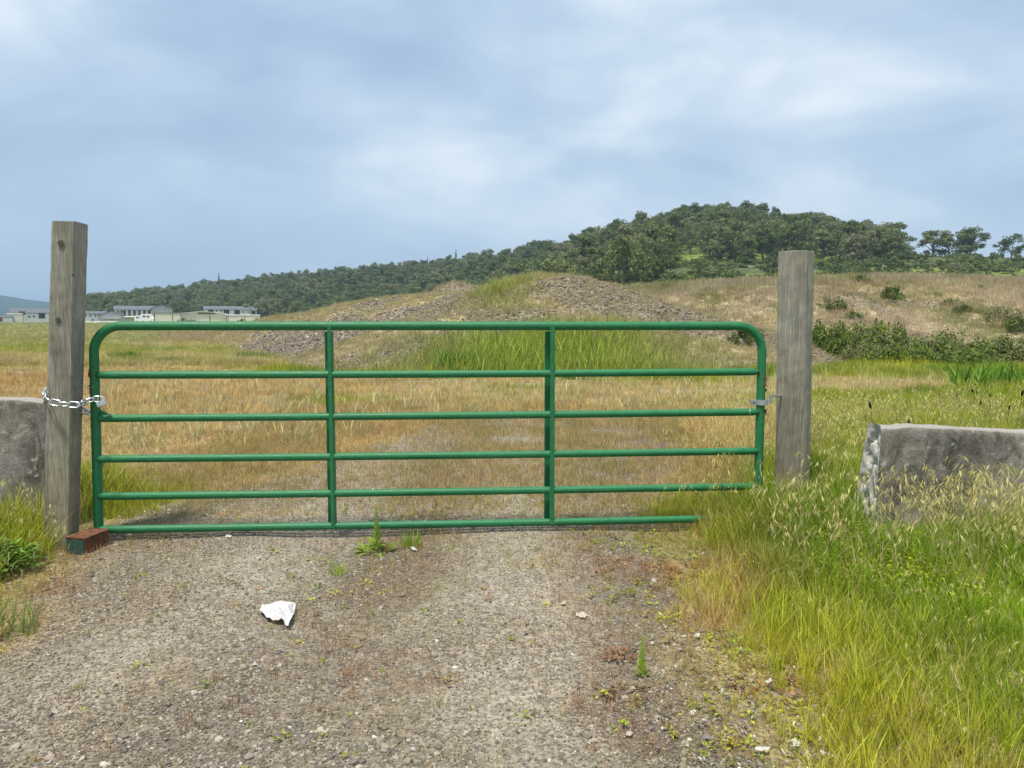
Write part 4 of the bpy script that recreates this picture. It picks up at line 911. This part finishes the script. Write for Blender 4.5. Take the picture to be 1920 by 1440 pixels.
M['redw'] = mat_leafobj('red_weed_leaves', (.20, .07, .035), (.38, .20, .08), .2, .02)
plant('red_weed', 1160, 1243, [('leaves', leafy(70, .06, .05, .026, 308, 'redw', .4, .4))], 'small rust red weed on the gravel at lower centre right', 'weed')
plant('red_weed', 1165, 1305, [('leaves', leafy(50, .09, .03, .04, 309, 'redw', .3, .35))], 'low reddish weed below the other red one', 'weed')
plant('stem_weed', 1203, 1275, [('stem', scaled(spike(7), .62))], 'thin upright green weed beside the red weeds', 'weed')

# ------------------------------------------------------------------ bushes
def bush_mesh(n, rx, ry, rz, leaf, rs, mat, nclump=30, shell=.6, big=1.):
    rg = np.random.default_rng(rs); C_ = rg.normal(size=(nclump, 3)); C_ /= np.linalg.norm(C_, axis=1)[:, None]; C_[:, 2] = np.abs(C_[:, 2]); C_ *= rg.uniform(shell, 1, (nclump, 1))
    C_ *= [rx, ry, rz]; cs = rg.uniform(.18, .38, nclump) * min(rx, ry, rz) * 1.1 * big
    idx = rg.integers(0, nclump, n); D_ = rg.normal(size=(n, 3)); D_ /= np.linalg.norm(D_, axis=1)[:, None]; P_ = C_[idx] + D_ * (cs[idx] * rg.uniform(.55, 1.05, n))[:, None]; P_[:, 2] = np.abs(P_[:, 2])
    nr = D_ * .6 + rg.normal(size=(n, 3)) * .55 + [0, 0, .5]; nr /= np.linalg.norm(nr, axis=1)[:, None]
    t = np.cross(nr, rg.normal(size=(n, 3))); t /= np.linalg.norm(t, axis=1)[:, None]; b_ = np.cross(nr, t); s = leaf * rg.uniform(.6, 1.3, (n, 1))
    V = np.stack([P_ - t * s, P_ + b_ * s * .6, P_ + t * s, P_ - b_ * s * .6], 1).reshape(-1, 3); Fc = np.arange(4 * n).reshape(n, 4)
    me = mesh_np('bush', V, Fc); r = np.repeat(np.clip(rg.normal(.5, .25, n), 0, 1), 4); vflt(me, 'r', r); me.materials.append(M[mat]); return me
def canes(n, rx, rz, rs, r=.012):
    rg = np.random.default_rng(rs); m = MB()
    for i in range(n):
        a = rg.uniform(0, 6.283); l = rx * rg.uniform(.5, 1.15); h = rz * rg.uniform(.6, 1.2); sx, sy = rg.uniform(-.3, .3) * rx, rg.uniform(-.3, .3) * rx
        m.tube([(sx + l * t * math.cos(a), sy + l * t * math.sin(a) * .6, h * math.sin(t * 2.4)) for t in np.linspace(0, 1, 7)], [r * (1 - .6 * t) for t in np.linspace(0, 1, 7)], 4)
    me = m.mesh('canes'); me.materials.append(M['cane']); return me
BM = [bush_mesh(5200, 2.3, 1.3, .70, .060, 400 + i, 'bramble', 44, .3, 1.7) for i in range(3)]; CM = [canes(16, 2.1, .72, 410 + i) for i in range(3)]
def put(name, meshes, px, py, Y, s, label, cat, group, rz=0, dz=0):
    p = at(px, py, Y) if Y else gnd(px, py); s = (s[0], s[1], s[2] * 1.05) if name == 'bramble' else s; z = float(TH(p.x, p.y)) + dz; root = empty(name, (p.x, p.y, z), rz); root.scale = s if hasattr(s, '__len__') else (s, s, s); tag(root, label, cat, group)
    for nm, me in meshes: o = bpy.data.objects.new(nm, me); COL.objects.link(o); o.parent = root
    return root
BR = [(1548, 25.6, (.45, .6, 1.2), 'bramble with bare brown canes just right of the right post'), (1592, 25.2, (.6, .8, 1.35), 'rounded bramble second from the right post, along the bank foot'), (1650, 24.9, (.8, .8, 1.45), 'tall dark bramble left of the thicket centre'),
    (1712, 24.4, (.85, .9, 1.30), 'largest dark green bramble at the centre of the thicket'), (1775, 24.6, (.75, .9, 1.15), 'bramble right of the largest one, leaves catching light'), (1835, 25.0, (.7, .8, .85), 'low bramble where the thicket dips towards the right'), (1890, 25.4, (.7, .8, 1.1), 'spreading bramble near the right edge of the bank foot'), (1960, 25.0, (.9, .9, 1.2), 'bramble thicket cut by the right edge of the photo'),
    (1625, 23.3, (.5, .6, .75), 'small bramble in front of the thicket near the right post'), (1690, 22.9, (.6, .7, .85), 'low bramble in front of the dark thicket centre'), (1755, 22.8, (.6, .7, .80), 'low bramble with pale leaf tips right of the thicket centre'), (1815, 23.0, (.45, .6, .6), 'small bramble mound in the grass right of the thicket')]
for i, (px, Y, s, l_) in enumerate(BR):
    put('bramble', [('leaves', BM[i % 3]), ('cane', CM[i % 3])], px, 660, Y, s, l_, 'bramble', 'brambles along the foot of the bank', (i * 2.1) % 1 * .5 - .2)
SM = [bush_mesh(900, 1., .9, .8, .07, 420 + i, 'shrub', 22) for i in range(3)]; SC_ = [canes(9, .9, .9, 430 + i, .01) for i in range(3)]
sh = [(1610, 533, .62, 'dark green shrub high on the bank just right of the post top'), (1672, 565, .70, 'pale olive shrub in the middle of the bank face'), (1560, 580, .7, 'dark shrub on the bank close to the right post'), (1602, 598, .5, 'small shrub above the bramble near the post'), (1722, 520, .45, 'thin shrub near the crest of the bank'), (1782, 572, .5, 'low shrub on the right slope of the bank'), (1805, 588, .5, 'lower of two low shrubs on the right slope'), (1838, 545, .35, 'arching twiggy shrub high on the right slope'), (1880, 605, .8, 'green shrub at the right edge of the bank slope'), (1905, 622, .8, 'green shrub lowest on the right bank slope'), (1400, 645, .6, 'dark shrub on the bank seen through the gate corner'), (1290, 552, .35, 'tiny dark shrub on the bank left of the right post')]
for i, (px, py, s, l_) in enumerate(sh): put('bank_shrub', [('leaves', SM[i % 3]), ('twig', SC_[i % 3])], px, py, 0, (s, s, s * 1.1), l_, 'shrub', 'shrubs scattered on the bank', i * 1.3, -.1)
GM = [scaled(tuft(260, 1., .95, .05, .5, 3, .7, 440 + i, 'weed'), 1.) for i in range(2)]
for i, (px, py, s, l_) in enumerate(((858, 690, .85, 'large dark green grass tussock at the foot of the mound'), (470, 672, .6, 'green weed patch with dry stalks at the foot of the gravel ridge'), (320, 682, .5, 'low green clump in the field seen through the left gate panel'), (235, 672, .6, 'broad green clump in the field near the left gate upright'), (1745, 700, .5, 'bright green tussock in front of the brambles'), (1905, 735, 1.2, 'dark green bushy tussock at the right edge beyond the barrier'), (1830, 712, .5, 'green tussock between the brambles and the right edge'))):
    put('grass_tussock', [('blades', GM[i % 2])], px, py, 0, (s, s, s * .62), l_, 'tussock', 'green tussocks in the field', i)

# ------------------------------------------------------------------ trees
def tree_meshes(rs, H_=9., R_=4.2, n=1500, leaf=.36, thin=0, mat='oak'):
    rg = np.random.default_rng(rs); nc = 26; m = MB(); base = H_ * .13
    C_ = []; 
    for i in range(nc):
        a = rg.uniform(0, 6.283); u = math.sqrt(rg.uniform(.02, 1)); z = rg.uniform(0, 1)
        rad = R_ * (.30 + .70 * math.sin(math.pi * min(1, .28 + .66 * z))) * u; C_.append((rad * math.cos(a), rad * math.sin(a), base + (H_ - base) * (.12 + .82 * z)))
    C_ = np.array(C_); cs = rg.uniform(.20, .34, nc) * R_
    tr = MB(); lean = rg.normal(0, .25, 2); r0 = .030 * H_
    tr.tube([(0, 0, -.6), (0, 0, 0), (lean[0] * .4, lean[1] * .4, H_ * .18), (lean[0], lean[1], H_ * .4), (lean[0] * 1.4, lean[1] * 1.2, H_ * .7)], [r0 * 1.4, r0 * 1.15, r0 * .9, r0 * .65, r0 * .25], 7)
    for i in range(9):
        c = C_[i]; z0 = H_ * rg.uniform(.15, .4); st = np.array([lean[0] * z0 / H_ * 2, lean[1] * z0 / H_ * 2, z0]); mid = (st + c) / 2 + np.array([0, 0, .06 * H_]); tr.tube([tuple(st), tuple(mid), tuple(c)], [r0 * .5, r0 * .32, r0 * .12], 5)
    idx = rg.integers(0, nc, n); D_ = rg.normal(size=(n, 3)); D_ /= np.linalg.norm(D_, axis=1)[:, None]; P_ = C_[idx] + D_ * (cs[idx] * rg.uniform(.35, 1.08, n))[:, None] * [1, 1, .72]
    nr = D_ * .7 + rg.normal(size=(n, 3)) * .5; nr /= np.linalg.norm(nr, axis=1)[:, None]; t = np.cross(nr, rg.normal(size=(n, 3))); t /= np.linalg.norm(t, axis=1)[:, None]; b_ = np.cross(nr, t); s = leaf * rg.uniform(.5, 1.25, (n, 1))
    V = np.stack([P_ - t * s, P_ + b_ * s * .75, P_ + t * s * .8, P_ - b_ * s * .6], 1).reshape(-1, 3); me = mesh_np('crown', V, np.arange(4 * n).reshape(n, 4))
    cl = rg.uniform(0, 1, nc)[idx] * .55 + rg.uniform(0, 1, n) * .45; vflt(me, 'r', np.repeat(cl, 4)); me.materials.append(M[mat]); mt = tr.mesh('trunk'); mt.materials.append(M['bark']); return mt, me
def fir_meshes(rs, H_=14.):
    rg = np.random.default_rng(rs); tr = MB(); tr.tube([(0, 0, -.5), (0, 0, H_ * .5), (0, 0, H_)], [.22, .14, .02], 6); V = []; Fc = []; R_ = []
    for i in range(420):
        t = rg.uniform(.12, 1) ; z = H_ * t; rad = (1 - t) * H_ * .19 * rg.uniform(.5, 1.1) + .1; a = rg.uniform(0, 6.283); d = np.array([math.cos(a), math.sin(a), -.25]); sd = np.array([-math.sin(a), math.cos(a), 0]); c = np.array([0, 0, z]); w_ = .16 + rad * .16; n0 = len(V)
        V += [tuple(c), tuple(c + d * rad * .6 + sd * w_), tuple(c + d * rad), tuple(c + d * rad * .6 - sd * w_ + np.array([0, 0, -.15]))]; Fc.append((n0, n0 + 1, n0 + 2, n0 + 3)); R_ += [rg.uniform()] * 4
    me = mesh_np('needles', V, Fc); vflt(me, 'r', R_); me.materials.append(M['fir']); mt = tr.mesh('trunk'); mt.materials.append(M['bark']); return mt, me
OAK = [tree_meshes(500 + i, hh_, rg_, n_, .32) for i, (hh_, rg_, n_) in enumerate(((9, 4.3, 1900), (9.8, 3.6, 1600), (8.2, 5.0, 2200), (10.2, 3.2, 1500), (9, 4.6, 2300), (8.6, 4.8, 1800), (7.4, 3.9, 1700), (9.4, 4.2, 2000), (8.8, 5.4, 2400), (6.8, 3.2, 1300)))]
THIN = [tree_meshes(520 + i, 9, 4.0, 620, .30) for i in range(2)]
LITE = [tree_meshes(530 + i, 8, 3.8, 1700, .34, mat='shrub') for i in range(2)]
FIR = [fir_meshes(540 + i) for i in range(3)]
def tree(name, mm, x, y, s, label, cat, group, sz=1, rz=None):
    z = float(TH(x, y)); root = empty(name, (x, y, z - .1), random.uniform(0, 6.28) if rz is None else rz); q_ = random.uniform(.85, 1.25); root.scale = (s * q_, s * random.uniform(.9, 1.15), s * sz); tag(root, label, cat, group)
    if 'skyline' in label and name == 'oak_tree': root.scale = (s * 1.25, s * 1.25, s * 1.08); root.location.z -= .9
    for nm, me in (('trunk', mm[0]), ('crown' if name != 'fir_tree' else 'needles', mm[1])): o = bpy.data.objects.new(nm, me); COL.objects.link(o); o.parent = root
    return root
def crest_at(px, k=1.): r = float(np.interp(px, PXC, CR)) * k; return (px - 960) / F * r, r
# skyline oaks at right, each one known by its place
for px, kr, s, l_, mm in ((1742, .97, 1.0, 'leftmost of the three open skyline oaks at right', OAK[0]), (1772, .985, .98, 'dense middle oak of the three on the right skyline', OAK[2]), (1808, .96, 1.0, 'wide oak with open crown, rightmost of the three skyline oaks', OAK[4]),
        (1886, .97, .85, 'lone low oak on the skyline at the far right', OAK[5]), (1692, .98, .52, 'small thin oak in the gap before the three skyline oaks', THIN[0]), (1640, .97, 1.0, 'open oak at the end of the wood above the right post', OAK[5]), (1664, .98, .9, 'thin tree between the wood and the small skyline oak', THIN[1])):
    x, y = crest_at(px, kr); tree('oak_tree', mm, x, y, s, l_, 'oak tree', 'oaks along the right skyline')
# the wood on the hill
pts = []; n = 9000
P = RNG.uniform(150, 1668, n); K = RNG.uniform(0, 1, n) ** .8; r2 = np.interp(P, PXC, CR); r1 = np.interp(P, PXC, MR)
lo = r1 * np.interp(P, [150, 850, 950, 1190, 1260, 1460, 1560, 1650], [.85, .8, .56, .60, .80, .86, .9, 1.0]); y = lo + (r2 * 1.06 - lo) * K; x = (P - 960) / F * y
# meadow clearings
py = HOR - (hill(x, y) - HC) / y * F
clear = np.clip(np.exp(-((P - 1278) / 28.) ** 2 - ((py - 494) / 13) ** 2) * 1.3 + ss(492, 500, py) * ss(1230, 1260, P), 0, 1)
acc = RNG.uniform(size=n) > clear; x, y, P = x[acc], y[acc], P[acc]
order = np.argsort(y); kept = []; cell = {}
for i in order:
    sp_ = 6.3; kx, ky = int(x[i] // sp_), int(y[i] // sp_); ok = True
    for a in (-1, 0, 1):
        for b_ in (-1, 0, 1):
            for j in cell.get((kx + a, ky + b_), ()):
                if (x[i] - x[j]) ** 2 + (y[i] - y[j]) ** 2 < sp_ ** 2: ok = False
    if ok: cell.setdefault((kx, ky), []).append(i); kept.append(i)
kept = np.array(kept); print('wood trees', len(kept))
near = kept[np.argsort(y[kept])]; single = near[:250]; rest = near[250:]
for i in single:
    mm = random.choice(OAK + OAK + THIN)
    tree('oak_tree', mm, float(x[i]), float(y[i]), random.uniform(.7, 1.22), 'grey green oak in the dense wood covering the hill', 'oak tree', 'oaks of the wood on the hill')
WO = []
for a, b_ in OAK + THIN[:1]:
    bm = bmesh.new(); bm.from_mesh(b_); nv = len(bm.verts); bm.from_mesh(a); me = bpy.data.meshes.new('w'); bm.to_mesh(me); bm.free(); me.materials.clear(); me.materials.append(M['oak']); WO.append(me)
hidden_collection('wood', WO)
scatter('hill_woodland', 'wood', onz(x[rest], y[rest], -.2), RNG.uniform(.66, 1.2, len(rest)), np.ones((len(rest), 3)) * .5, 'dense oak wood covering the hill behind its nearest trees', 'woodland', tilt=.03)
for px, kr, s, l_ in ((415, .93, 1.0, 'tall lone fir above the wood over the warehouse'), (727, 1., .62, 'thin fir on the skyline, leftmost of the ridge firs'), (745, 1., .66, 'fir beside the leftmost ridge fir'), (795, 1., .62, 'short fir on the ridge left of centre'), (803, 1., .85, 'taller fir standing behind the short one'), (830, .98, .7, 'fir between the paired firs and the tallest'), (842, 1., .8, 'slim fir left of the tallest ridge fir'), (856, .97, 1.0, 'tallest and darkest fir on the ridge'), (884, 1., .6, 'small fir right of the tallest ridge fir'), (953, .98, .72, 'fir rising from the wood above the mound shoulder'), (606, 1., .5, 'tiny fir on the left skyline of the wood'), (568, 1., .45, 'small pale fir far left on the ridge')):
    x_, y_ = crest_at(px, kr); tree('fir_tree', random.choice(FIR), x_, y_, s * (1.0 if px < 880 else .85), l_, 'fir tree', 'firs on the ridge')
for px, r, s, l_ in ((754, 175, .62, 'bright green round tree behind the ridge of gravel'), (815, 205, .55, 'green tree right of the bright round tree'), (540, 300, .8, 'pale willow-like tree at the meadow edge right of the houses'), (1392, 190, .42, 'yellow green bush on the meadow left of the right post'), (1440, 185, .5, 'flowering pale bush beside the right post')):
    tree('light_green_tree', random.choice(LITE), (px - 960) / F * r, r, s, l_, 'tree', None, .9)
for px, r, s, l_ in ((1307, 150, .50, 'dark round oak standing alone at the meadow edge'), (1625, 150, .45, 'dark oak low on the meadow right of the right post'), (520, 290, .7, 'dark tree on the meadow beside the willow-like tree'), (560, 310, .8, 'dark oak at the meadow edge above the straw ridge')):
    tree('oak_tree', OAK[int(px) % 3], (px - 960) / F * r, r, s, l_, 'oak tree', None, .85)
# meadow scrub: shrubs at the wood's foot
HB = [bush_mesh(420, 2.2, 1.8, 1.3, .20, 600 + i, 'shrub', 14) for i in range(3)]
ct = 0
for i in range(330):
    px = random.choice((random.uniform(1130, 1460), random.uniform(1530, 1930), random.uniform(1560, 1930))); r = float(np.interp(px, PXC, MR)) * random.uniform(.60, 1.02); x_ = (px - 960) / F * r
    if 1500 < px and random.random() < .3: r = float(np.interp(px, PXC, MR)) + random.uniform(0, 1) * (float(np.interp(px, PXC, CR)) - float(np.interp(px, PXC, MR))) * .8; x_ = (px - 960) / F * r
    if px < 1460 and random.random() < .45: continue
    root = empty('meadow_shrub', (x_, r, float(TH(x_, r)) - .1), random.uniform(0, 6)); s = random.uniform(.6, 1.5); root.scale = (s * 1.5, s * 1.1, s * .9); tag(root, 'low green shrub on the meadow between the bank and the wood', 'shrub', 'shrubs on the hillside meadow')
    o = bpy.data.objects.new('leaves', random.choice(HB)); COL.objects.link(o); o.parent = root
HBW = bush_mesh(300, 1.6, 1.4, 1.3, .22, 650, 'blossom', 12)
for px, py_r, s, l_ in ((1403, 178, .45, 'white flowering bush on the meadow left of the right post'), (1530, 175, .8, 'white blossoming bush just right of the right post top'), (1650, 170, .4, 'small pale blossoming bush low on the meadow at right')):
    x_ = (px - 960) / F * py_r; root = empty('blossom_bush', (x_, py_r, float(TH(x_, py_r)))); root.scale = (s, s, s); tag(root, l_, 'bush'); o = bpy.data.objects.new('blossom', HBW); COL.objects.link(o); o.parent = root

# ------------------------------------------------------------------ far buildings
def bx3(px0, px1, y0, y1, Y, dep):
    a = at(px0, y1, Y); b_ = at(px1, y0, Y); return a.x, b_.x, a.z, b_.z, Y, dep
def house(name, px0, px1, ytop, ybot, Y, dep, ridge, wallm, roofm, label, cat, wins=(), gable='x', ov=.5, ybase=None, winm='darkglass'):
    """gable='x': ridge runs along x; 'y': gable end faces the viewer"""
    x0, x1 = at(px0, 600, Y).x, at(px1, 600, Y).x; z1 = zpy(ytop, Y); z0 = float(g(0, Y)) - 1.5; zr = zpy(ridge, Y)
    root = empty(name, ((x0 + x1) / 2, Y, z0 + 1.5)); tag(root, label, cat)
    b_ = MB()
    if gable == 'x':
        yc_ = Y + dep / 2; b_.prism([(x0, Y, z0), (x0, Y, z1), (x0, yc_, zr), (x0, Y + dep, z1), (x0, Y + dep, z0)], 0, [(x1, Y, z0), (x1, Y, z1), (x1, yc_, zr), (x1, Y + dep, z1), (x1, Y + dep, z0)])
    else:
        xc_ = (x0 + x1) / 2; b_.prism([(x0, Y, z0), (x0, Y, z1), (xc_, Y, zr), (x1, Y, z1), (x1, Y, z0)], 0, [(x0, Y + dep, z0), (x0, Y + dep, z1), (xc_, Y + dep, zr), (x1, Y + dep, z1), (x1, Y + dep, z0)])
    b_.build('wall', wallm, root); b_ = MB(); t = .18
    if gable == 'x':
        yc_ = Y + dep / 2; sl_ = (zr - z1) / (dep / 2); ye0, ze0 = Y - ov, z1 - sl_ * ov; ye1 = Y + dep + ov
        for (ya, zaa, yb, zbb) in ((ye0, ze0, yc_, zr), (ye1, ze0, yc_, zr)):
            b_.prism([(x0 - ov, ya, zaa + .03), (x1 + ov, ya, zaa + .03), (x1 + ov, yb, zbb + .03), (x0 - ov, yb, zbb + .03)], 0, [(x0 - ov, ya, zaa + t), (x1 + ov, ya, zaa + t), (x1 + ov, yb, zbb + t), (x0 - ov, yb, zbb + t)])
    else:
        xc_ = (x0 + x1) / 2; sl_ = (zr - z1) / ((x1 - x0) / 2)
        for (xa, xb) in ((x0 - ov, xc_), (x1 + ov, xc_)):
            b_.prism([(xa, Y - ov, z1 - sl_ * ov + .03), (xb, Y - ov, zr + .03), (xb, Y + dep + ov, zr + .03), (xa, Y + dep + ov, z1 - sl_ * ov + .03)], 0, [(xa, Y - ov, z1 - sl_ * ov + t), (xb, Y - ov, zr + t), (xb, Y + dep + ov, zr + t), (xa, Y + dep + ov, z1 - sl_ * ov + t)])
    b_.build('roof', roofm, root)
    for (a, b2, c2, d2, kind) in wins:
        xa, xb = at(a, 600, Y).x, at(b2, 600, Y).x; za_, zb_ = zpy(d2, Y), zpy(c2, Y); w_ = MB()
        if kind == 'porch': w_.box(((xa + xb) / 2, Y - .02, (za_ + zb_) / 2), (xb - xa, .5, zb_ - za_)); w_.build('porch', M['dark'], root)
        elif kind == 'white': w_.box(((xa + xb) / 2, Y - .35, (za_ + zb_) / 2), (xb - xa, .7, zb_ - za_)); w_.build('bay', M['white'], root)
        elif kind == 'joint': w_.box(((xa + xb) / 2, Y - .03, (za_ + zb_) / 2), (xb - xa, .1, zb_ - za_)); w_.build('joint_post', M['joint'], root)
        elif kind == 'red': w_.box(((xa + xb) / 2, Y - .04, (za_ + zb_) / 2), (xb - xa, .1, zb_ - za_)); w_.build('door', M['redd'], root)
        else:
            w_.box(((xa + xb) / 2, Y - .05, (za_ + zb_) / 2), (xb - xa + .2, .12, zb_ - za_ + .2)); fo_ = w_.build('window', M['white'], root); w_ = MB(); w_.box(((xa + xb) / 2, Y - .13, (za_ + zb_) / 2), (xb - xa, .04, zb_ - za_)); w_.build('pane', M['darkglass'], fo_)
    phi = math.atan2(-root.location.x, Y); root.rotation_euler = (0, 0, phi); root.scale = (math.cos(phi), 1, 1)
    return root
house('two_storey_house', 22, 92, 587, 605, 262, 16, 578, M['white'], M['roof'], 'two storey white house with grey roof at the far left, partly behind the post', 'house', ((36, 48, 584, 590, 'porch'), (73, 85, 586, 597, 'porch'), (62, 66, 592, 595, 'w'), (53, 57, 592, 595, 'w')))
house('garden_shed', 13, 43, 589, 605, 250, 8, 588.3, M['cream'], M['cream'], 'cream flat roofed block in front of the far left house', 'outbuilding', ((43, 44, 590, 604, 'joint'),), ov=.1)
house('garden_shed', -14, 24, 595, 605, 244, 7, 592, M['white'], M['roof'], 'low white shed with a red door at the left edge', 'shed', ((-4, 5, 596, 603, 'red'), (24, 25.5, 595, 604, 'joint')), ov=.3)
house('long_house', 118, 200, 588.5, 606, 262, 14, 583.5, M['white'], M['roof'], 'long low white building just right of the left post', 'building', [(160 + i * 9, 162 + i * 9, 589, 594, 'joint') for i in range(5)] + [(171, 176, 600, 603, 'w')])
house('gabled_house', 186, 234, 591, 606, 255, 16, 583.5, M['greyw'], M['roof'], 'pale grey gable fronted building left of the parked vehicle', 'building', ((192, 226, 596, 597, 'white'), (172, 176, 598, 600, 'w'), (212, 214, 589.5, 591, 'w')), 'y')
ap = [(232 + i * 9.3, 236.2 + i * 9.3, 582, 592, 'porch') for i in range(7)] + [(227, 230.5, 583, 587, 'porch'), (221, 224, 583, 586, 'porch'), (291, 295, 580, 585.5, 'w')]
house('apartment_block', 216, 297, 581, 603, 300, 16, 573.5, M['white'], M['roof'], 'apartment block with a row of dark balconies and grey roof', 'apartment building', ap)
house('apartment_end', 285, 324, 578.5, 603, 297, 20, 572, M['greyw'], M['roof'], 'blank grey gable end beside the balcony block', 'building', ((308, 310, 579, 581, 'w'),), 'y')
th_ = [(391, 401, 580, 586, 'porch'), (420, 430, 581, 589, 'porch'), (440, 450, 582, 590, 'porch'), (472, 480, 583, 591, 'porch'), (405, 409, 582, 584, 'w'), (413, 417, 582, 584, 'w'), (455, 459, 584, 586, 'w'), (464, 468, 584, 586, 'w')]
house('townhouse_row', 384, 482, 580.5, 600, 298, 15, 574, M['white'], M['roof'], 'white townhouse row with blue grey roof and dark porches', 'townhouses', th_)
house('grey_roofed_house', 488, 530, 584, 596, 320, 14, 579, M['greyw'], M['roof'], 'low grey roofed house right of the townhouse row', 'house')
house('cream_warehouse', 289.5, 338, 587.5, 606, 236, 12, 586.5, M['cream'], M['joint'], 'cream warehouse wall with dark roof edge left of the white roofed hall', 'warehouse', ((323, 324, 588, 605, 'joint'), (289, 290.5, 587, 605, 'joint')), ov=.15)
house('white_roofed_hall', 336, 424, 588.6, 606, 244, 30, 584.2, M['cream'], M['wroof'], 'cream hall with a low white metal gable roof', 'warehouse', ((393, 394.5, 590, 605, 'joint'), (372, 404, 586.6, 588.4, 'porch')), 'y')
house('cream_wall_building', 424, 488, 591.5, 606, 240, 8, 590.8, M['cream'], M['wroof'], 'low cream wall building below the townhouses', 'warehouse', ((424.3, 425.5, 591, 605, 'joint'), (427.5, 428.4, 591, 605, 'joint'), (458.5, 459.6, 592, 605, 'joint')), ov=.15)
house('olive_shed', 233.5, 254, 595, 606, 250, 5, 594, M['bwall'], M['cream'], 'small olive shed between the gabled house and the parked camper', 'shed', ov=.1)
def vehicle(px0, px1, Y, H_, label, cat, cab=True):
    x0, x1 = at(px0, 600, Y).x, at(px1, 600, Y).x; gz = float(g(0, Y)); Lh = x1 - x0; root = empty(cat.replace(' ', '_'), ((x0 + x1) / 2, Y, gz)); tag(root, label, cat)
    b_ = MB(); s = lambda u, z: (x0 + Lh * u, z * H_ + gz); pr = [s(0, .18), s(0, .9), s(.04, 1), s(.68, 1), s(.78, .62), s(.97, .5), s(1, .2)]
    b_.prism([(p[0], Y, p[1]) for p in pr], 0, [(p[0], Y + 2, p[1]) for p in pr]); b_.build('body', M['vehw'], root)
    b_ = MB(); b_.box((x0 + Lh * .60, Y - .03, gz + H_ * .72), (Lh * .16, .04, H_ * .2)); b_.build('window', M['darkglass'], root)
    b_ = MB(); b_.box((x0 + Lh * .3, Y - .03, gz + H_ * .74), (Lh * .24, .04, H_ * .16)); b_.build('window', M['darkglass'], root)
    for u in (.2, .82):
        b_ = MB(); b_.tube([(x0 + Lh * u, Y - .1, gz + .35), (x0 + Lh * u, Y + .15, gz + .35)], .36, 12); b_.build('wheel', M['tyre'], root)
vehicle(252, 272, 246, 2.4, 'white van parked beside the olive shed', 'van'); vehicle(263, 288, 243, 2.9, 'white camper parked left of the cream warehouse', 'camper')
kb = MB(); x0, x1 = at(150, 600, 232).x, at(222, 600, 232).x; kb.box(((x0 + x1) / 2, 232, float(g(0, 232)) + .1), (x1 - x0, .4, 1.0)); tag(kb.build('low_white_wall', M['white']), 'low white wall along the field edge beside the left post', 'wall')
fb = [bush_mesh(500, 2.6, 2., 1.6, .22, 700 + i, 'shrub', 16) for i in range(2)]
for px, Y, s, l_ in ((345, 234, .95, 'dark bush in front of the cream warehouse'), (362, 233, .7, 'low spreading bush right of the warehouse bush'), (494, 236, 1.1, 'dark bush at the right end of the cream wall'), (332, 292, 1.2, 'tree-like bush between the apartments and townhouses'), (365, 294, 1.3, 'green bush left of the townhouse row'), (8, 285, 1.7, 'dark trees-like shrub behind the far left shed'), (455, 234, .8, 'grassy green bush below the townhouses')):
    x_ = at(px, 600, Y).x; root = empty('garden_bush', (x_, Y, float(g(x_, Y)))); root.scale = (s, s, s); tag(root, l_, 'bush'); o = bpy.data.objects.new('leaves', random.choice(fb)); COL.objects.link(o); o.parent = root
pb = MB(); x_ = at(470, 600, 242).x; pb.tube([(x_, 242, 1), (x_, 242, zpy(568, 242))], .12, 6); tag(pb.build('utility_pole', M['joint']), 'thin dark utility pole in front of the townhouses', 'pole')

# ------------------------------------------------------------------ haze
HAZE = .00034
hb = MB(); hb.box((0, 0, 50), (10400, 10400, 115)); hz_o = hb.mesh('haze')
k = NT('thin_haze'); v = k.n('ShaderNodeVolumePrincipled'); v.inputs['Color'].default_value = (.55, .76, 1, 1); v.inputs['Density'].default_value = HAZE; v.inputs['Anisotropy'].default_value = .2; k.l(v.outputs[0], k.o.inputs['Volume'])
tag(link('haze', hz_o, k.m), 'thin pale haze over the whole valley', 'haze', kind='stuff')
print('tl,tr', tl, tr, bl, br)
